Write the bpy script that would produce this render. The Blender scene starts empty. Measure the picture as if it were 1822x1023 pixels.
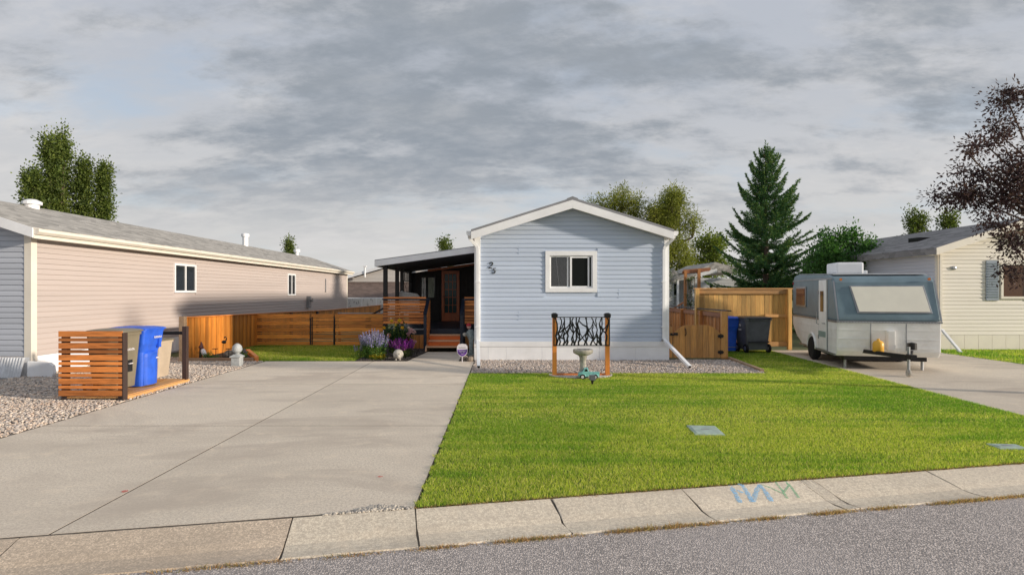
import bpy, bmesh, math, random
import numpy as np
from mathutils import Vector, Matrix

SC = bpy.context.scene
COL = SC.collection
R = math.radians

# ------------------------------------------------------------------ camera, sky, sun, exposure
EYE = 1.75
FPX, CX, CY = 1012.0, 894.0, 520.0          # focal length and vanishing point in photograph pixels
cam = bpy.data.cameras.new('camera')
cam.sensor_width = 36.0
cam.lens = 36.0 * FPX / 1822.0
cam.shift_x = (911.0 - CX) / 1822.0
cam.shift_y = (CY - 511.5) / 1822.0
cam.clip_start = 0.05
cam.clip_end = 3000
camo = bpy.data.objects.new('camera', cam)
COL.objects.link(camo)
camo.location = (0, 0, EYE)
camo.rotation_euler = (R(90), 0, 0)
SC.camera = camo

SUN_EL, SUN_AZ = R(12), R(17)              # azimuth: from +x towards the camera side
S = Vector((math.cos(SUN_EL) * math.cos(SUN_AZ), -math.cos(SUN_EL) * math.sin(SUN_AZ), math.sin(SUN_EL)))
sun = bpy.data.lights.new('sun', 'SUN')
sun.energy = 2.3
sun.angle = R(2.5)
sun.color = (1.0, 0.88, 0.73)
suno = bpy.data.objects.new('sun', sun)
COL.objects.link(suno)
suno.rotation_euler = S.to_track_quat('Z', 'Y').to_euler()
suno.location = (30, -5, 20)

world = bpy.data.worlds.new('World')
SC.world = world
world.use_nodes = True


def build_world():
    nt = world.node_tree
    nt.nodes.clear()
    N = nt.nodes.new
    L = nt.links.new
    out = N('ShaderNodeOutputWorld')
    bg = N('ShaderNodeBackground')
    bg.inputs['Strength'].default_value = 0.1
    L(bg.outputs[0], out.inputs[0])
    sky = N('ShaderNodeTexSky')
    sky.sky_type = 'NISHITA'
    sky.sun_disc = False
    sky.sun_elevation = SUN_EL
    sky.sun_rotation = R(90) + SUN_AZ
    tc = N('ShaderNodeTexCoord')
    sep = N('ShaderNodeSeparateXYZ')
    L(tc.outputs['Generated'], sep.inputs[0])

    def math_(op, a, b=None, clamp=False):
        n = N('ShaderNodeMath')
        n.operation = op
        n.use_clamp = clamp
        for i, q in enumerate((a, b)):
            if q is None:
                continue
            if isinstance(q, (int, float)):
                n.inputs[i].default_value = q
            else:
                L(q, n.inputs[i])
        return n.outputs[0]
    z = math_('MAXIMUM', sep.outputs[2], 0.0)
    zz = math_('ADD', z, 0.26)
    u = math_('DIVIDE', sep.outputs[0], zz)
    v = math_('DIVIDE', sep.outputs[1], zz)
    cmb = N('ShaderNodeCombineXYZ')
    L(u, cmb.inputs[0])
    L(v, cmb.inputs[1])

    def noise(scale, detail, rough, dist, rot, sc, loc):
        mp = N('ShaderNodeMapping')
        mp.inputs['Rotation'].default_value = (0, 0, R(rot))
        mp.inputs['Scale'].default_value = (sc[0], sc[1], 1)
        mp.inputs['Location'].default_value = loc
        L(cmb.outputs[0], mp.inputs[0])
        n = N('ShaderNodeTexNoise')
        n.inputs['Scale'].default_value = scale
        n.inputs['Detail'].default_value = detail
        n.inputs['Roughness'].default_value = rough
        n.inputs['Distortion'].default_value = dist
        L(mp.outputs[0], n.inputs['Vector'])
        return n.outputs['Fac']

    def ramp(x, a, b):
        n = N('ShaderNodeMapRange')
        n.interpolation_type = 'SMOOTHSTEP'
        n.inputs['From Min'].default_value = a
        n.inputs['From Max'].default_value = b
        L(x, n.inputs['Value'])
        return n.outputs['Result']

    def mix(f, a, b):
        n = N('ShaderNodeMix')
        n.data_type = 'RGBA'
        if isinstance(f, float):
            n.inputs['Factor'].default_value = f
        else:
            L(f, n.inputs['Factor'])
        for nm, q in (('A', a), ('B', b)):
            s = [i for i in n.inputs if i.name == nm and i.type == 'RGBA'][0]
            if isinstance(q, tuple):
                s.default_value = (q[0], q[1], q[2], 1)
            else:
                L(q, s)
        return [o for o in n.outputs if o.type == 'RGBA'][0]
    big = noise(1.05, 12, 0.62, 0.10, 22, (0.70, 1.15), (4.1, 2.3, 0))
    mid = noise(2.9, 12, 0.62, 0.12, 16, (0.70, 1.25), (1.3, 7.7, 0))
    fine = noise(8.5, 10, 0.65, 0.1, 30, (0.75, 1.2), (9.2, 0.4, 0))
    veil = mix(ramp(sep.outputs[2], 0.0, 0.42), (3.5, 3.45, 3.36), (2.55, 2.72, 3.05))
    light = mix(math_('MULTIPLY', ramp(mid, 0.42, 0.70), 0.8), veil, (3.9, 3.8, 3.74))
    blue = mix(0.6, sky.outputs[0], (2.0, 2.7, 3.7))
    hole = math_('MULTIPLY', ramp(noise(1.3, 8, .6, .1, 10, (.8, 1.2), (3.3, 5.5, 0)), 0.50, 0.68), 0.45)
    base = mix(hole, light, blue)
    fb = math_('ADD', math_('MULTIPLY', big, 0.60), math_('ADD', math_('MULTIPLY', mid, 0.31), math_('MULTIPLY', fine, 0.09)))
    dk = math_('MULTIPLY', ramp(fb, 0.455, 0.565), ramp(sep.outputs[2], 0.04, 0.24))
    dk = math_('MULTIPLY', dk, math_('ADD', math_('MULTIPLY', ramp(fine, 0.3, 0.7), 0.35), 0.68), True)
    c1 = mix(dk, base, (1.58, 1.77, 2.02))
    dk2 = math_('MULTIPLY', ramp(math_('ADD', math_('MULTIPLY', mid, 0.65), math_('MULTIPLY', fine, 0.35)), 0.50, 0.64), ramp(sep.outputs[2], 0.04, 0.22))
    dk2 = math_('MULTIPLY', dk2, 0.42)
    c2 = mix(dk2, c1, (1.82, 1.97, 2.16))
    L(c2, bg.inputs['Color'])


build_world()
SC.view_settings.view_transform = 'Standard'
SC.view_settings.look = 'None'
SC.view_settings.exposure = 0.95
SC.view_settings.gamma = 1.0
SC.view_settings.use_curve_mapping = False
SC.render.engine = 'CYCLES'
SC.cycles.max_bounces = 6
SC.cycles.transparent_max_bounces = 12
SC.cycles.use_denoising = True


# ------------------------------------------------------------------ helpers
def P(px, py, Y):
    return Vector(((px - CX) / FPX * Y, Y, EYE - (py - CY) / FPX * Y))


def G(px, py, z=0.0):
    Y = FPX * (EYE - z) / (py - CY)
    return Vector(((px - CX) / FPX * Y, Y, z))


def tag(o, label=None, cat=None, group=None, kind=None):
    if label: o['label'] = label
    if cat: o['category'] = cat
    if group: o['group'] = group
    if kind: o['kind'] = kind
    return o


def wm(o):
    m = o.matrix_basis.copy()
    if o.parent is not None:
        m = wm(o.parent) @ o.matrix_parent_inverse @ m
    return m


def adopt(o, parent):
    if parent is not None:
        o.parent = parent
        o.matrix_parent_inverse = wm(parent).inverted()
    return o


def thing(name, loc, label=None, cat=None, group=None, kind=None, rz=0.0):
    o = bpy.data.objects.new(name, None)
    o.empty_display_size = 0.2
    COL.objects.link(o)
    o.location = loc
    o.rotation_euler = (0, 0, rz)
    return tag(o, label, cat, group, kind)


def link(name, me, parent=None, label=None, cat=None, group=None, kind=None):
    o = bpy.data.objects.new(name, me)
    COL.objects.link(o)
    adopt(o, parent)
    return tag(o, label, cat, group, kind)


def copy_tree(o, parent=None, label=None):
    c = o.copy()
    COL.objects.link(c)
    if parent is not None:
        c.parent = parent
    if label: c['label'] = label
    for ch in list(o.children):
        copy_tree(ch, c)
    return c


class B:
    """collects shapes in world coordinates (or in the frame T) and links them as one mesh object"""
    def __init__(s, T=None):
        s.v, s.f, s.T = [], [], T

    def add(s, vs, fs):
        n = len(s.v)
        s.v += [Vector(q) for q in vs]
        s.f += [[i + n for i in f] for f in fs]
        return s

    def obox(s, c, a, b, d):
        c, a, b, d = Vector(c), Vector(a), Vector(b), Vector(d)
        vs = [c - a - b - d, c + a - b - d, c + a + b - d, c - a + b - d, c - a - b + d, c + a - b + d, c + a + b + d, c - a + b + d]
        return s.add(vs, [(0, 3, 2, 1), (4, 5, 6, 7), (0, 1, 5, 4), (1, 2, 6, 5), (2, 3, 7, 6), (3, 0, 4, 7)])

    def box(s, x0, x1, y0, y1, z0, z1):
        return s.obox(((x0 + x1) / 2, (y0 + y1) / 2, (z0 + z1) / 2), ((x1 - x0) / 2, 0, 0), (0, (y1 - y0) / 2, 0), (0, 0, (z1 - z0) / 2))

    def bar(s, p, q, w, h, up=(0, 0, 1)):
        p, q, up = Vector(p), Vector(q), Vector(up)
        d = q - p
        side = d.cross(up).normalized()
        u2 = side.cross(d).normalized()
        return s.obox((p + q) / 2, d / 2, side * w / 2, u2 * h / 2)

    def prism(s, poly, vec):
        n = len(poly)
        vec = Vector(vec)
        a = [Vector(q) for q in poly]
        vs = a + [q + vec for q in a]
        fs = [list(range(n))[::-1], list(range(n, 2 * n))]
        for i in range(n):
            j = (i + 1) % n
            fs.append((i, j, n + j, n + i))
        return s.add(vs, fs)

    def tube(s, pts, r, n=8, flat=None):
        pts = [Vector(q) for q in pts]
        rs = r if isinstance(r, (list, tuple)) else [r] * len(pts)
        vs, fs = [], []
        up = None
        for i, p in enumerate(pts):
            d = (pts[min(i + 1, len(pts) - 1)] - pts[max(i - 1, 0)]).normalized()
            if up is None:
                up = Vector((0, 0, 1)) if abs(d.z) < 0.9 else Vector((1, 0, 0))
            a = d.cross(up).normalized()
            b = a.cross(d).normalized()
            up = b
            for k in range(n):
                t = 2 * math.pi * k / n
                vs.append(p + a * math.cos(t) * rs[i] + b * math.sin(t) * rs[i])
        for i in range(len(pts) - 1):
            for k in range(n):
                k2 = (k + 1) % n
                fs.append((i * n + k, i * n + k2, (i + 1) * n + k2, (i + 1) * n + k))
        fs.append(list(range(n))[::-1])
        m = (len(pts) - 1) * n
        fs.append([m + k for k in range(n)])
        return s.add(vs, fs)

    def loft(s, rings, cap=True):
        n = len(rings[0])
        vs = [q for rg in rings for q in rg]
        fs = []
        for i in range(len(rings) - 1):
            for k in range(n):
                k2 = (k + 1) % n
                fs.append((i * n + k, i * n + k2, (i + 1) * n + k2, (i + 1) * n + k))
        if cap:
            fs.append(list(range(n))[::-1])
            m = (len(rings) - 1) * n
            fs.append([m + k for k in range(n)])
        return s.add(vs, fs)

    def lathe(s, prof, c, n=16, axis='z', wob=None):
        c = Vector(c)
        rings = []
        for i, (r, z) in enumerate(prof):
            rg = []
            for k in range(n):
                t = 2 * math.pi * k / n
                rr = r * (1 + (wob(i, t) if wob else 0))
                q = Vector((rr * math.cos(t), rr * math.sin(t), z))
                if axis == 'x': q = Vector((q.z, q.x, q.y))
                if axis == 'y': q = Vector((q.x, q.z, q.y))
                rg.append(c + q)
            rings.append(rg)
        return s.loft(rings)

    def ell(s, c, r, nu=12, nv=8, rot=None, jit=0.0, rnd=None):
        rings = []
        c = Vector(c)
        for i in range(nv + 1):
            ph = -math.pi / 2 + math.pi * i / nv
            ph = max(-1.5, min(1.5, ph))
            rg = []
            for k in range(nu):
                t = 2 * math.pi * k / nu
                q = Vector((math.cos(ph) * math.cos(t) * r[0], math.cos(ph) * math.sin(t) * r[1], math.sin(ph) * r[2]))
                if jit and rnd: q *= 1 + rnd.uniform(-jit, jit)
                if rot is not None: q = rot @ q
                rg.append(c + q)
            rings.append(rg)
        return s.loft(rings)

    def build(s, name, mat, parent=None, smooth=False, bevel=0.0, label=None, cat=None, group=None, kind=None, recalc=True):
        me = bpy.data.meshes.new(name)
        vs = s.v if s.T is None else [s.T @ q for q in s.v]
        me.from_pydata([tuple(q) for q in vs], [], s.f)
        bm = bmesh.new()
        bm.from_mesh(me)
        if recalc:
            bmesh.ops.recalc_face_normals(bm, faces=bm.faces)
        if bevel:
            bmesh.ops.bevel(bm, geom=[e for e in bm.edges if len(e.link_faces) == 2 and e.calc_face_angle(0) > 0.5],
                            offset=bevel, segments=2, profile=0.6, affect='EDGES')
        bm.to_mesh(me)
        bm.free()
        if smooth:
            me.polygons.foreach_set('use_smooth', [True] * len(me.polygons))
        me.materials.append(mat)
        return link(name, me, parent, label, cat, group, kind)


_cache = {}


def box_obj(name, c, d, mat, parent, rz=0.0, bevel=0.003, label=None, rot=None):
    """a box piece; alike pieces share their mesh"""
    key = (tuple(round(q, 3) for q in d), mat.name, bevel, name)
    me = _cache.get(key)
    if me is None:
        b = B().box(-d[0] / 2, d[0] / 2, -d[1] / 2, d[1] / 2, -d[2] / 2, d[2] / 2)
        o = b.build(name, mat, None, bevel=bevel)
        me = _cache[key] = o.data
    else:
        o = bpy.data.objects.new(name, me)
        COL.objects.link(o)
    o.location = c
    o.rotation_euler = rot if rot is not None else (0, 0, rz)
    adopt(o, parent)
    if label: o['label'] = label
    return o


def np_mesh(name, V, F, mat, color=None, smooth=False, parent=None, label=None, cat=None, group=None, kind=None):
    V = np.asarray(V, dtype=np.float32).reshape(-1, 3)
    F = np.asarray(F, dtype=np.int32)
    me = bpy.data.meshes.new(name)
    me.vertices.add(len(V))
    me.vertices.foreach_set('co', V.ravel())
    nf, k = F.shape
    me.loops.add(nf * k)
    me.polygons.add(nf)
    me.polygons.foreach_set('loop_start', np.arange(0, nf * k, k, dtype=np.int32))
    me.loops.foreach_set('vertex_index', F.ravel())
    if smooth:
        me.polygons.foreach_set('use_smooth', np.ones(nf, dtype=bool))
    me.update(calc_edges=True)
    if color is not None:
        at = me.color_attributes.new('tint', 'FLOAT_COLOR', 'POINT')
        c = np.ones((len(V), 4), dtype=np.float32)
        c[:, :3] = color
        at.data.foreach_set('color', c.ravel())
    me.materials.append(mat)
    return link(name, me, parent, label, cat, group, kind)


# ------------------------------------------------------------------ materials
def new_mat(name):
    m = bpy.data.materials.new(name)
    m.use_nodes = True
    nt = m.node_tree
    nt.nodes.clear()
    return m, nt, nt.nodes.new, nt.links.new


def setv(n, k, v):
    n.inputs[k].default_value = v


def mixrgb(N, L, f, a, b, mode='MIX'):
    n = N('ShaderNodeMix')
    n.data_type = 'RGBA'
    n.blend_type = mode
    fi = n.inputs[0]
    if isinstance(f, (int, float)): fi.default_value = f
    else: L(f, fi)
    for idx, q in ((6, a), (7, b)):
        if isinstance(q, (tuple, list)): n.inputs[idx].default_value = (q[0], q[1], q[2], 1)
        else: L(q, n.inputs[idx])
    return n.outputs[2]


def mrange(N, L, x, a, b, c=0.0, d=1.0, smooth=True):
    n = N('ShaderNodeMapRange')
    if smooth: n.interpolation_type = 'SMOOTHSTEP'
    for k, q in (('From Min', a), ('From Max', b), ('To Min', c), ('To Max', d)):
        n.inputs[k].default_value = q
    L(x, n.inputs['Value'])
    return n.outputs['Result']


def noise_node(N, L, vec, scale, detail=4, rough=0.55, dist=0.0, stretch=(1, 1, 1)):
    mp = N('ShaderNodeMapping')
    mp.inputs['Scale'].default_value = stretch
    L(vec, mp.inputs[0])
    n = N('ShaderNodeTexNoise')
    setv(n, 'Scale', scale); setv(n, 'Detail', detail); setv(n, 'Roughness', rough); setv(n, 'Distortion', dist)
    L(mp.outputs[0], n.inputs['Vector'])
    return n.outputs['Fac']


def pm(name, col, rough=0.6, var=0.18, scale=3.0, bump=0.15, bscale=60, stretch=(1, 1, 1), rnd=0.0, metal=0.0, dirt=0.0, dirtcol=(0.2, 0.17, 0.13), bdist=0.004, spec=0.4):
    """painted / plain surface: base colour with broad tonal variation, optional per-piece variation, fine relief"""
    m, nt, N, L = new_mat(name)
    out = N('ShaderNodeOutputMaterial')
    p = N('ShaderNodeBsdfPrincipled')
    L(p.outputs[0], out.inputs[0])
    g = N('ShaderNodeNewGeometry')
    a = noise_node(N, L, g.outputs['Position'], scale, 5, 0.6, 0.1, stretch)
    dark = tuple(c * (1 - var) for c in col)
    lite = tuple(min(1, c * (1 + var)) for c in col)
    c = mixrgb(N, L, mrange(N, L, a, 0.3, 0.7), dark, lite)
    if rnd:
        oi = N('ShaderNodeObjectInfo')
        hs = N('ShaderNodeHueSaturation')
        L(mrange(N, L, oi.outputs['Random'], 0, 1, 1 - rnd, 1 + rnd, False), hs.inputs['Value'])
        mm = N('ShaderNodeMath'); mm.operation = 'FRACT'
        m2 = N('ShaderNodeMath'); m2.operation = 'MULTIPLY'; m2.inputs[1].default_value = 7.31
        L(oi.outputs['Random'], m2.inputs[0]); L(m2.outputs[0], mm.inputs[0])
        L(mrange(N, L, mm.outputs[0], 0, 1, 1 - rnd * 0.6, 1 + rnd * 0.4, False), hs.inputs['Saturation'])
        L(c, hs.inputs['Color'])
        c = hs.outputs[0]
    if dirt:
        dn = noise_node(N, L, g.outputs['Position'], 2.3, 8, 0.7, 0.4)
        c = mixrgb(N, L, mrange(N, L, dn, 0.5, 0.78, 0, dirt), c, dirtcol)
    L(c, p.inputs['Base Color'])
    setv(p, 'Roughness', rough); setv(p, 'Metallic', metal)
    p.inputs['Specular IOR Level'].default_value = spec
    if bump:
        bn = noise_node(N, L, g.outputs['Position'], bscale, 4, 0.6, 0, stretch)
        bp = N('ShaderNodeBump')
        setv(bp, 'Strength', bump); setv(bp, 'Distance', bdist)
        L(bn, bp.inputs['Height']); L(bp.outputs[0], p.inputs['Normal'])
    return m


def wood(name, col, axis='x', rnd=0.22, rough=0.55, grain=0.45, weather=0.0, wcol=(0.25, 0.2, 0.15), knots=True):
    m, nt, N, L = new_mat(name)
    out = N('ShaderNodeOutputMaterial')
    p = N('ShaderNodeBsdfPrincipled')
    L(p.outputs[0], out.inputs[0])
    g = N('ShaderNodeNewGeometry')
    oi = N('ShaderNodeObjectInfo')
    va = N('ShaderNodeVectorMath'); va.operation = 'SCALE'
    cb = N('ShaderNodeCombineXYZ')
    for i in range(3): L(oi.outputs['Random'], cb.inputs[i])
    L(cb.outputs[0], va.inputs[0]); va.inputs['Scale'].default_value = 37.0
    ad = N('ShaderNodeVectorMath'); ad.operation = 'ADD'
    L(g.outputs['Position'], ad.inputs[0]); L(va.outputs[0], ad.inputs[1])
    st = {'x': (0.05, 1, 1), 'y': (1, 0.05, 1), 'z': (1, 1, 0.05)}[axis]
    a = noise_node(N, L, ad.outputs[0], 55, 5, 0.65, 0.6, st)
    b = noise_node(N, L, ad.outputs[0], 6, 4, 0.6, 0.3, tuple(max(q, 0.15) for q in st))
    d1 = tuple(c * (1 - grain) for c in col)
    c = mixrgb(N, L, mrange(N, L, a, 0.32, 0.66), d1, col)
    c = mixrgb(N, L, mrange(N, L, b, 0.25, 0.8, 0, 0.5), c, (min(1, col[0] * 1.35), min(1, col[1] * 1.5), min(1, col[2] * 1.6)))
    if knots:
        vo = N('ShaderNodeTexVoronoi')
        vo.inputs['Scale'].default_value = 2.6
        L(ad.outputs[0], vo.inputs['Vector'])
        c = mixrgb(N, L, mrange(N, L, vo.outputs['Distance'], 0.02, 0.07, 0.75, 0.0), c, tuple(q * 0.35 for q in col))
    if weather:
        w = noise_node(N, L, ad.outputs[0], 3.0, 6, 0.65, 0.3, tuple(max(q, 0.3) for q in st))
        c = mixrgb(N, L, mrange(N, L, w, 0.4, 0.72, 0, weather), c, wcol)
    hs = N('ShaderNodeHueSaturation')
    L(mrange(N, L, oi.outputs['Random'], 0, 1, 1 - rnd, 1 + rnd, False), hs.inputs['Value'])
    L(c, hs.inputs['Color'])
    L(hs.outputs[0], p.inputs['Base Color'])
    setv(p, 'Roughness', rough)
    bp = N('ShaderNodeBump'); setv(bp, 'Strength', 0.3); setv(bp, 'Distance', 0.003)
    L(a, bp.inputs['Height']); L(bp.outputs[0], p.inputs['Normal'])
    return m


def leafmat(name, transl=0.35, rough=0.55, spec=0.3):
    m, nt, N, L = new_mat(name)
    out = N('ShaderNodeOutputMaterial')
    at = N('ShaderNodeAttribute'); at.attribute_name = 'tint'
    p = N('ShaderNodeBsdfPrincipled')
    setv(p, 'Roughness', rough)
    p.inputs['Specular IOR Level'].default_value = spec
    L(at.outputs['Color'], p.inputs['Base Color'])
    t = N('ShaderNodeBsdfTranslucent')
    tc = mixrgb(N, L, 1.0, at.outputs['Color'], (1.15, 1.25, 0.7), 'MULTIPLY')
    L(tc, t.inputs['Color'])
    mx = N('ShaderNodeMixShader'); mx.inputs[0].default_value = transl
    L(p.outputs[0], mx.inputs[1]); L(t.outputs[0], mx.inputs[2])
    L(mx.outputs[0], out.inputs[0])
    return m


def tintmat(name, rough=0.8):
    m, nt, N, L = new_mat(name)
    out = N('ShaderNodeOutputMaterial')
    at = N('ShaderNodeAttribute'); at.attribute_name = 'tint'
    p = N('ShaderNodeBsdfPrincipled')
    setv(p, 'Roughness', rough)
    g = N('ShaderNodeNewGeometry')
    n = noise_node(N, L, g.outputs['Position'], 90, 3, 0.6)
    c = mixrgb(N, L, mrange(N, L, n, 0.3, 0.7, 0.0, 0.35), at.outputs['Color'], (0.5, 0.47, 0.43))
    L(c, p.inputs['Base Color'])
    L(p.outputs[0], out.inputs[0])
    return m


def glassmat(name, col=(0.02, 0.025, 0.03), rough=0.03, see=0.0, spec=0.6):
    m, nt, N, L = new_mat(name)
    out = N('ShaderNodeOutputMaterial')
    p = N('ShaderNodeBsdfPrincipled')
    setv(p, 'Roughness', rough)
    p.inputs['Base Color'].default_value = (*col, 1)
    p.inputs['Specular IOR Level'].default_value = spec
    if see:
        t = N('ShaderNodeBsdfTransparent')
        gl = N('ShaderNodeBsdfGlossy'); setv(gl, 'Roughness', rough)
        fr = N('ShaderNodeFresnel'); setv(fr, 'IOR', 1.5)
        ad = N('ShaderNodeMath'); ad.operation = 'ADD'; ad.inputs[1].default_value = 1 - see; ad.use_clamp = True
        L(fr.outputs[0], ad.inputs[0])
        mx = N('ShaderNodeMixShader')
        L(ad.outputs[0], mx.inputs[0]); L(t.outputs[0], mx.inputs[1]); L(gl.outputs[0], mx.inputs[2])
        L(mx.outputs[0], out.inputs[0])
    else:
        L(p.outputs[0], out.inputs[0])
    return m


def concrete(name, col, agg=0.25, stain=0.35, staincol=(0.22, 0.2, 0.18), aggscale=140, bump=0.25):
    m, nt, N, L = new_mat(name)
    out = N('ShaderNodeOutputMaterial')
    p = N('ShaderNodeBsdfPrincipled')
    L(p.outputs[0], out.inputs[0])
    g = N('ShaderNodeNewGeometry')
    oi = N('ShaderNodeObjectInfo')
    pos = g.outputs['Position']
    fine = noise_node(N, L, pos, aggscale, 3, 0.7)
    c = mixrgb(N, L, mrange(N, L, fine, 0.3, 0.7), tuple(q * (1 - agg) for q in col), tuple(min(1, q * (1 + agg)) for q in col))
    grit = noise_node(N, L, pos, aggscale * .38, 3, 0.75)
    c = mixrgb(N, L, mrange(N, L, grit, 0.38, 0.58, 0.75, 0), c, tuple(q * 0.66 for q in col))
    smear = noise_node(N, L, pos, 0.9, 8, 0.62, 1.2, (0.35, 0.9, 1))
    c = mixrgb(N, L, mrange(N, L, smear, 0.47, 0.66, 0, stain * 1.1), c, tuple(q * 0.64 for q in col))
    broad = noise_node(N, L, pos, 0.55, 7, 0.6, 0.5, (0.5, 1.0, 1))
    c = mixrgb(N, L, mrange(N, L, broad, 0.42, 0.72, 0, stain), c, staincol)
    mid = noise_node(N, L, pos, 3.2, 7, 0.65, 0.4)
    c = mixrgb(N, L, mrange(N, L, mid, 0.5, 0.8, 0, stain * 0.7), c, (min(1, col[0] * 1.2), min(1, col[1] * 1.16), min(1, col[2] * 1.1)))
    vo = N('ShaderNodeTexVoronoi'); vo.inputs['Scale'].default_value = 26
    L(pos, vo.inputs['Vector'])
    c = mixrgb(N, L, mrange(N, L, vo.outputs['Distance'], 0.05, 0.16, 0.4, 0), c, tuple(q * 0.45 for q in col))
    hs = N('ShaderNodeHueSaturation')
    L(mrange(N, L, oi.outputs['Random'], 0, 1, 0.90, 1.05, False), hs.inputs['Value'])
    L(c, hs.inputs['Color'])
    L(hs.outputs[0], p.inputs['Base Color'])
    setv(p, 'Roughness', 0.85)
    bp = N('ShaderNodeBump'); setv(bp, 'Strength', bump); setv(bp, 'Distance', 0.004)
    L(fine, bp.inputs['Height']); L(bp.outputs[0], p.inputs['Normal'])
    return m


def asphalt(name):
    m, nt, N, L = new_mat(name)
    out = N('ShaderNodeOutputMaterial')
    p = N('ShaderNodeBsdfPrincipled')
    L(p.outputs[0], out.inputs[0])
    pos = N('ShaderNodeNewGeometry').outputs['Position']
    vo = N('ShaderNodeTexVoronoi'); vo.inputs['Scale'].default_value = 78
    L(pos, vo.inputs['Vector'])
    sp = N('ShaderNodeSeparateColor'); L(vo.outputs['Color'], sp.inputs[0])
    c = mixrgb(N, L, mrange(N, L, sp.outputs[0], 0.1, 0.95, 0, 1, False), (0.36, 0.315, 0.295), (0.92, 0.81, 0.74))
    c = mixrgb(N, L, mrange(N, L, vo.outputs['Distance'], 0.25, 0.62, 0, 0.75), c, (0.19, 0.175, 0.17))
    br = noise_node(N, L, pos, 0.8, 5, 0.6, 0.3)
    c = mixrgb(N, L, mrange(N, L, br, 0.35, 0.7, 0, 0.35), c, (0.50, 0.45, 0.43))
    L(c, p.inputs['Base Color'])
    setv(p, 'Roughness', 0.9)
    bp = N('ShaderNodeBump'); setv(bp, 'Strength', 0.9); setv(bp, 'Distance', 0.006); bp.invert = True
    L(vo.outputs['Distance'], bp.inputs['Height']); L(bp.outputs[0], p.inputs['Normal'])
    return m


def shingles(name, col, axis=0):
    m, nt, N, L = new_mat(name)
    out = N('ShaderNodeOutputMaterial')
    p = N('ShaderNodeBsdfPrincipled')
    L(p.outputs[0], out.inputs[0])
    pos = N('ShaderNodeNewGeometry').outputs['Position']
    vo = N('ShaderNodeTexVoronoi'); vo.inputs['Scale'].default_value = 5
    mp = N('ShaderNodeMapping'); mp.inputs['Scale'].default_value = (1.5, 0.7, 1.5) if axis == 0 else (0.7, 1.5, 1.5)
    L(pos, mp.inputs[0]); L(mp.outputs[0], vo.inputs['Vector'])
    sp = N('ShaderNodeSeparateColor'); L(vo.outputs['Color'], sp.inputs[0])
    c = mixrgb(N, L, sp.outputs[0], tuple(q * 0.7 for q in col), tuple(q * 1.3 for q in col))
    f = noise_node(N, L, pos, 120, 3, 0.7)
    c = mixrgb(N, L, mrange(N, L, f, 0.3, 0.7, 0, 0.35), c, tuple(q * 0.5 for q in col))
    L(c, p.inputs['Base Color'])
    setv(p, 'Roughness', 0.9)
    return m


M = {}
M['siding_blue'] = pm('blue grey vinyl', (0.54, 0.62, 0.755), 0.45, 0.06, 1.2, 0.12, 30, (0.15, 1, 3), 0.04, dirt=0.12, dirtcol=(0.46, 0.49, 0.56))
M['white'] = pm('white trim', (0.88, 0.89, 0.91), 0.45, 0.05, 2, 0.06, 40, rnd=0.03, dirt=0.18, dirtcol=(0.52, 0.48, 0.42))
M['skirt'] = pm('white skirting', (0.90, 0.91, 0.93), 0.5, 0.05, 2, 0.08, 30, rnd=0.03, dirt=0.2, dirtcol=(0.55, 0.52, 0.47))
M['pink'] = pm('pale pink vinyl', (0.52, 0.45, 0.42), 0.5, 0.05, 1, 0.1, 30, (1, .15, 3), 0.025, dirt=0.12, dirtcol=(0.48, 0.41, 0.38))
M['endwall_shaded'] = pm('shade tinted vinyl end wall', (0.47, 0.50, 0.56), 0.5, 0.05, 1, 0.1, 30, (0.15, 1, 3), 0.03)  # bluish shade of the end wall put into the vinyl colour
M['cream'] = pm('cream vinyl', (0.79, 0.745, 0.665), 0.5, 0.05, 1, 0.1, 30, (0.15, 1, 3), 0.02, dirt=0.1, dirtcol=(0.6, 0.53, 0.43))
M['pale'] = pm('pale vinyl', (0.66, 0.62, 0.58), 0.5, 0.05, 1, 0.1, 30, (0.15, 1, 3), 0.03)
M['palegrey'] = pm('pale grey vinyl', (0.58, 0.59, 0.60), 0.5, 0.06, 1, 0.1, 30, (0.15, 1, 3), 0.03)
M['side_shaded'] = pm('shade tinted cream vinyl side', (0.62, 0.63, 0.70), 0.5, 0.05, 1, 0.1, 30, (1, 0.15, 3), 0.02)  # shaded copy of the cream vinyl, bluish shade put into its colour
M['cream_trim'] = pm('cream trim', (0.80, 0.745, 0.65), 0.5, 0.04, 2, 0.05, 40)
M['drip'] = pm('grey metal drip edge', (0.33, 0.33, 0.34), 0.4, 0.1, 3, 0.05, 40, metal=0.5)
M['soffit'] = pm('soffit', (0.62, 0.58, 0.5), 0.6, 0.05)
M['roof_grey'] = shingles('grey shingles', (0.40, 0.38, 0.35))
M['roof_dark'] = shingles('dark grey shingles', (0.26, 0.25, 0.25))
M['roof_brown'] = shingles('brown shingles', (0.17, 0.12, 0.10), 1)
M['cedar_x'] = wood('stained cedar along x', (0.69, 0.225, 0.05), 'x', 0.36, grain=0.6)
M['cedar_y'] = wood('stained cedar along y', (0.69, 0.225, 0.05), 'y', 0.2)
M['cedar_z'] = wood('stained cedar upright', (0.52, 0.20, 0.045), 'z', 0.25)
M['gold_x'] = wood('golden stained boards along x', (0.88, 0.30, 0.05), 'x', 0.32, grain=0.6)
M['gold_z'] = wood('golden stained boards', (0.66, 0.235, 0.035), 'z', 0.32, weather=0.25, wcol=(0.42, 0.14, 0.03))
M['fence_z'] = wood('weathered fence boards', (0.70, 0.38, 0.11), 'z', 0.40, weather=0.5, wcol=(0.46, 0.32, 0.11))
M['fence_x'] = wood('weathered fence rails', (0.66, 0.34, 0.12), 'x', 0.2, weather=0.3)
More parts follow.
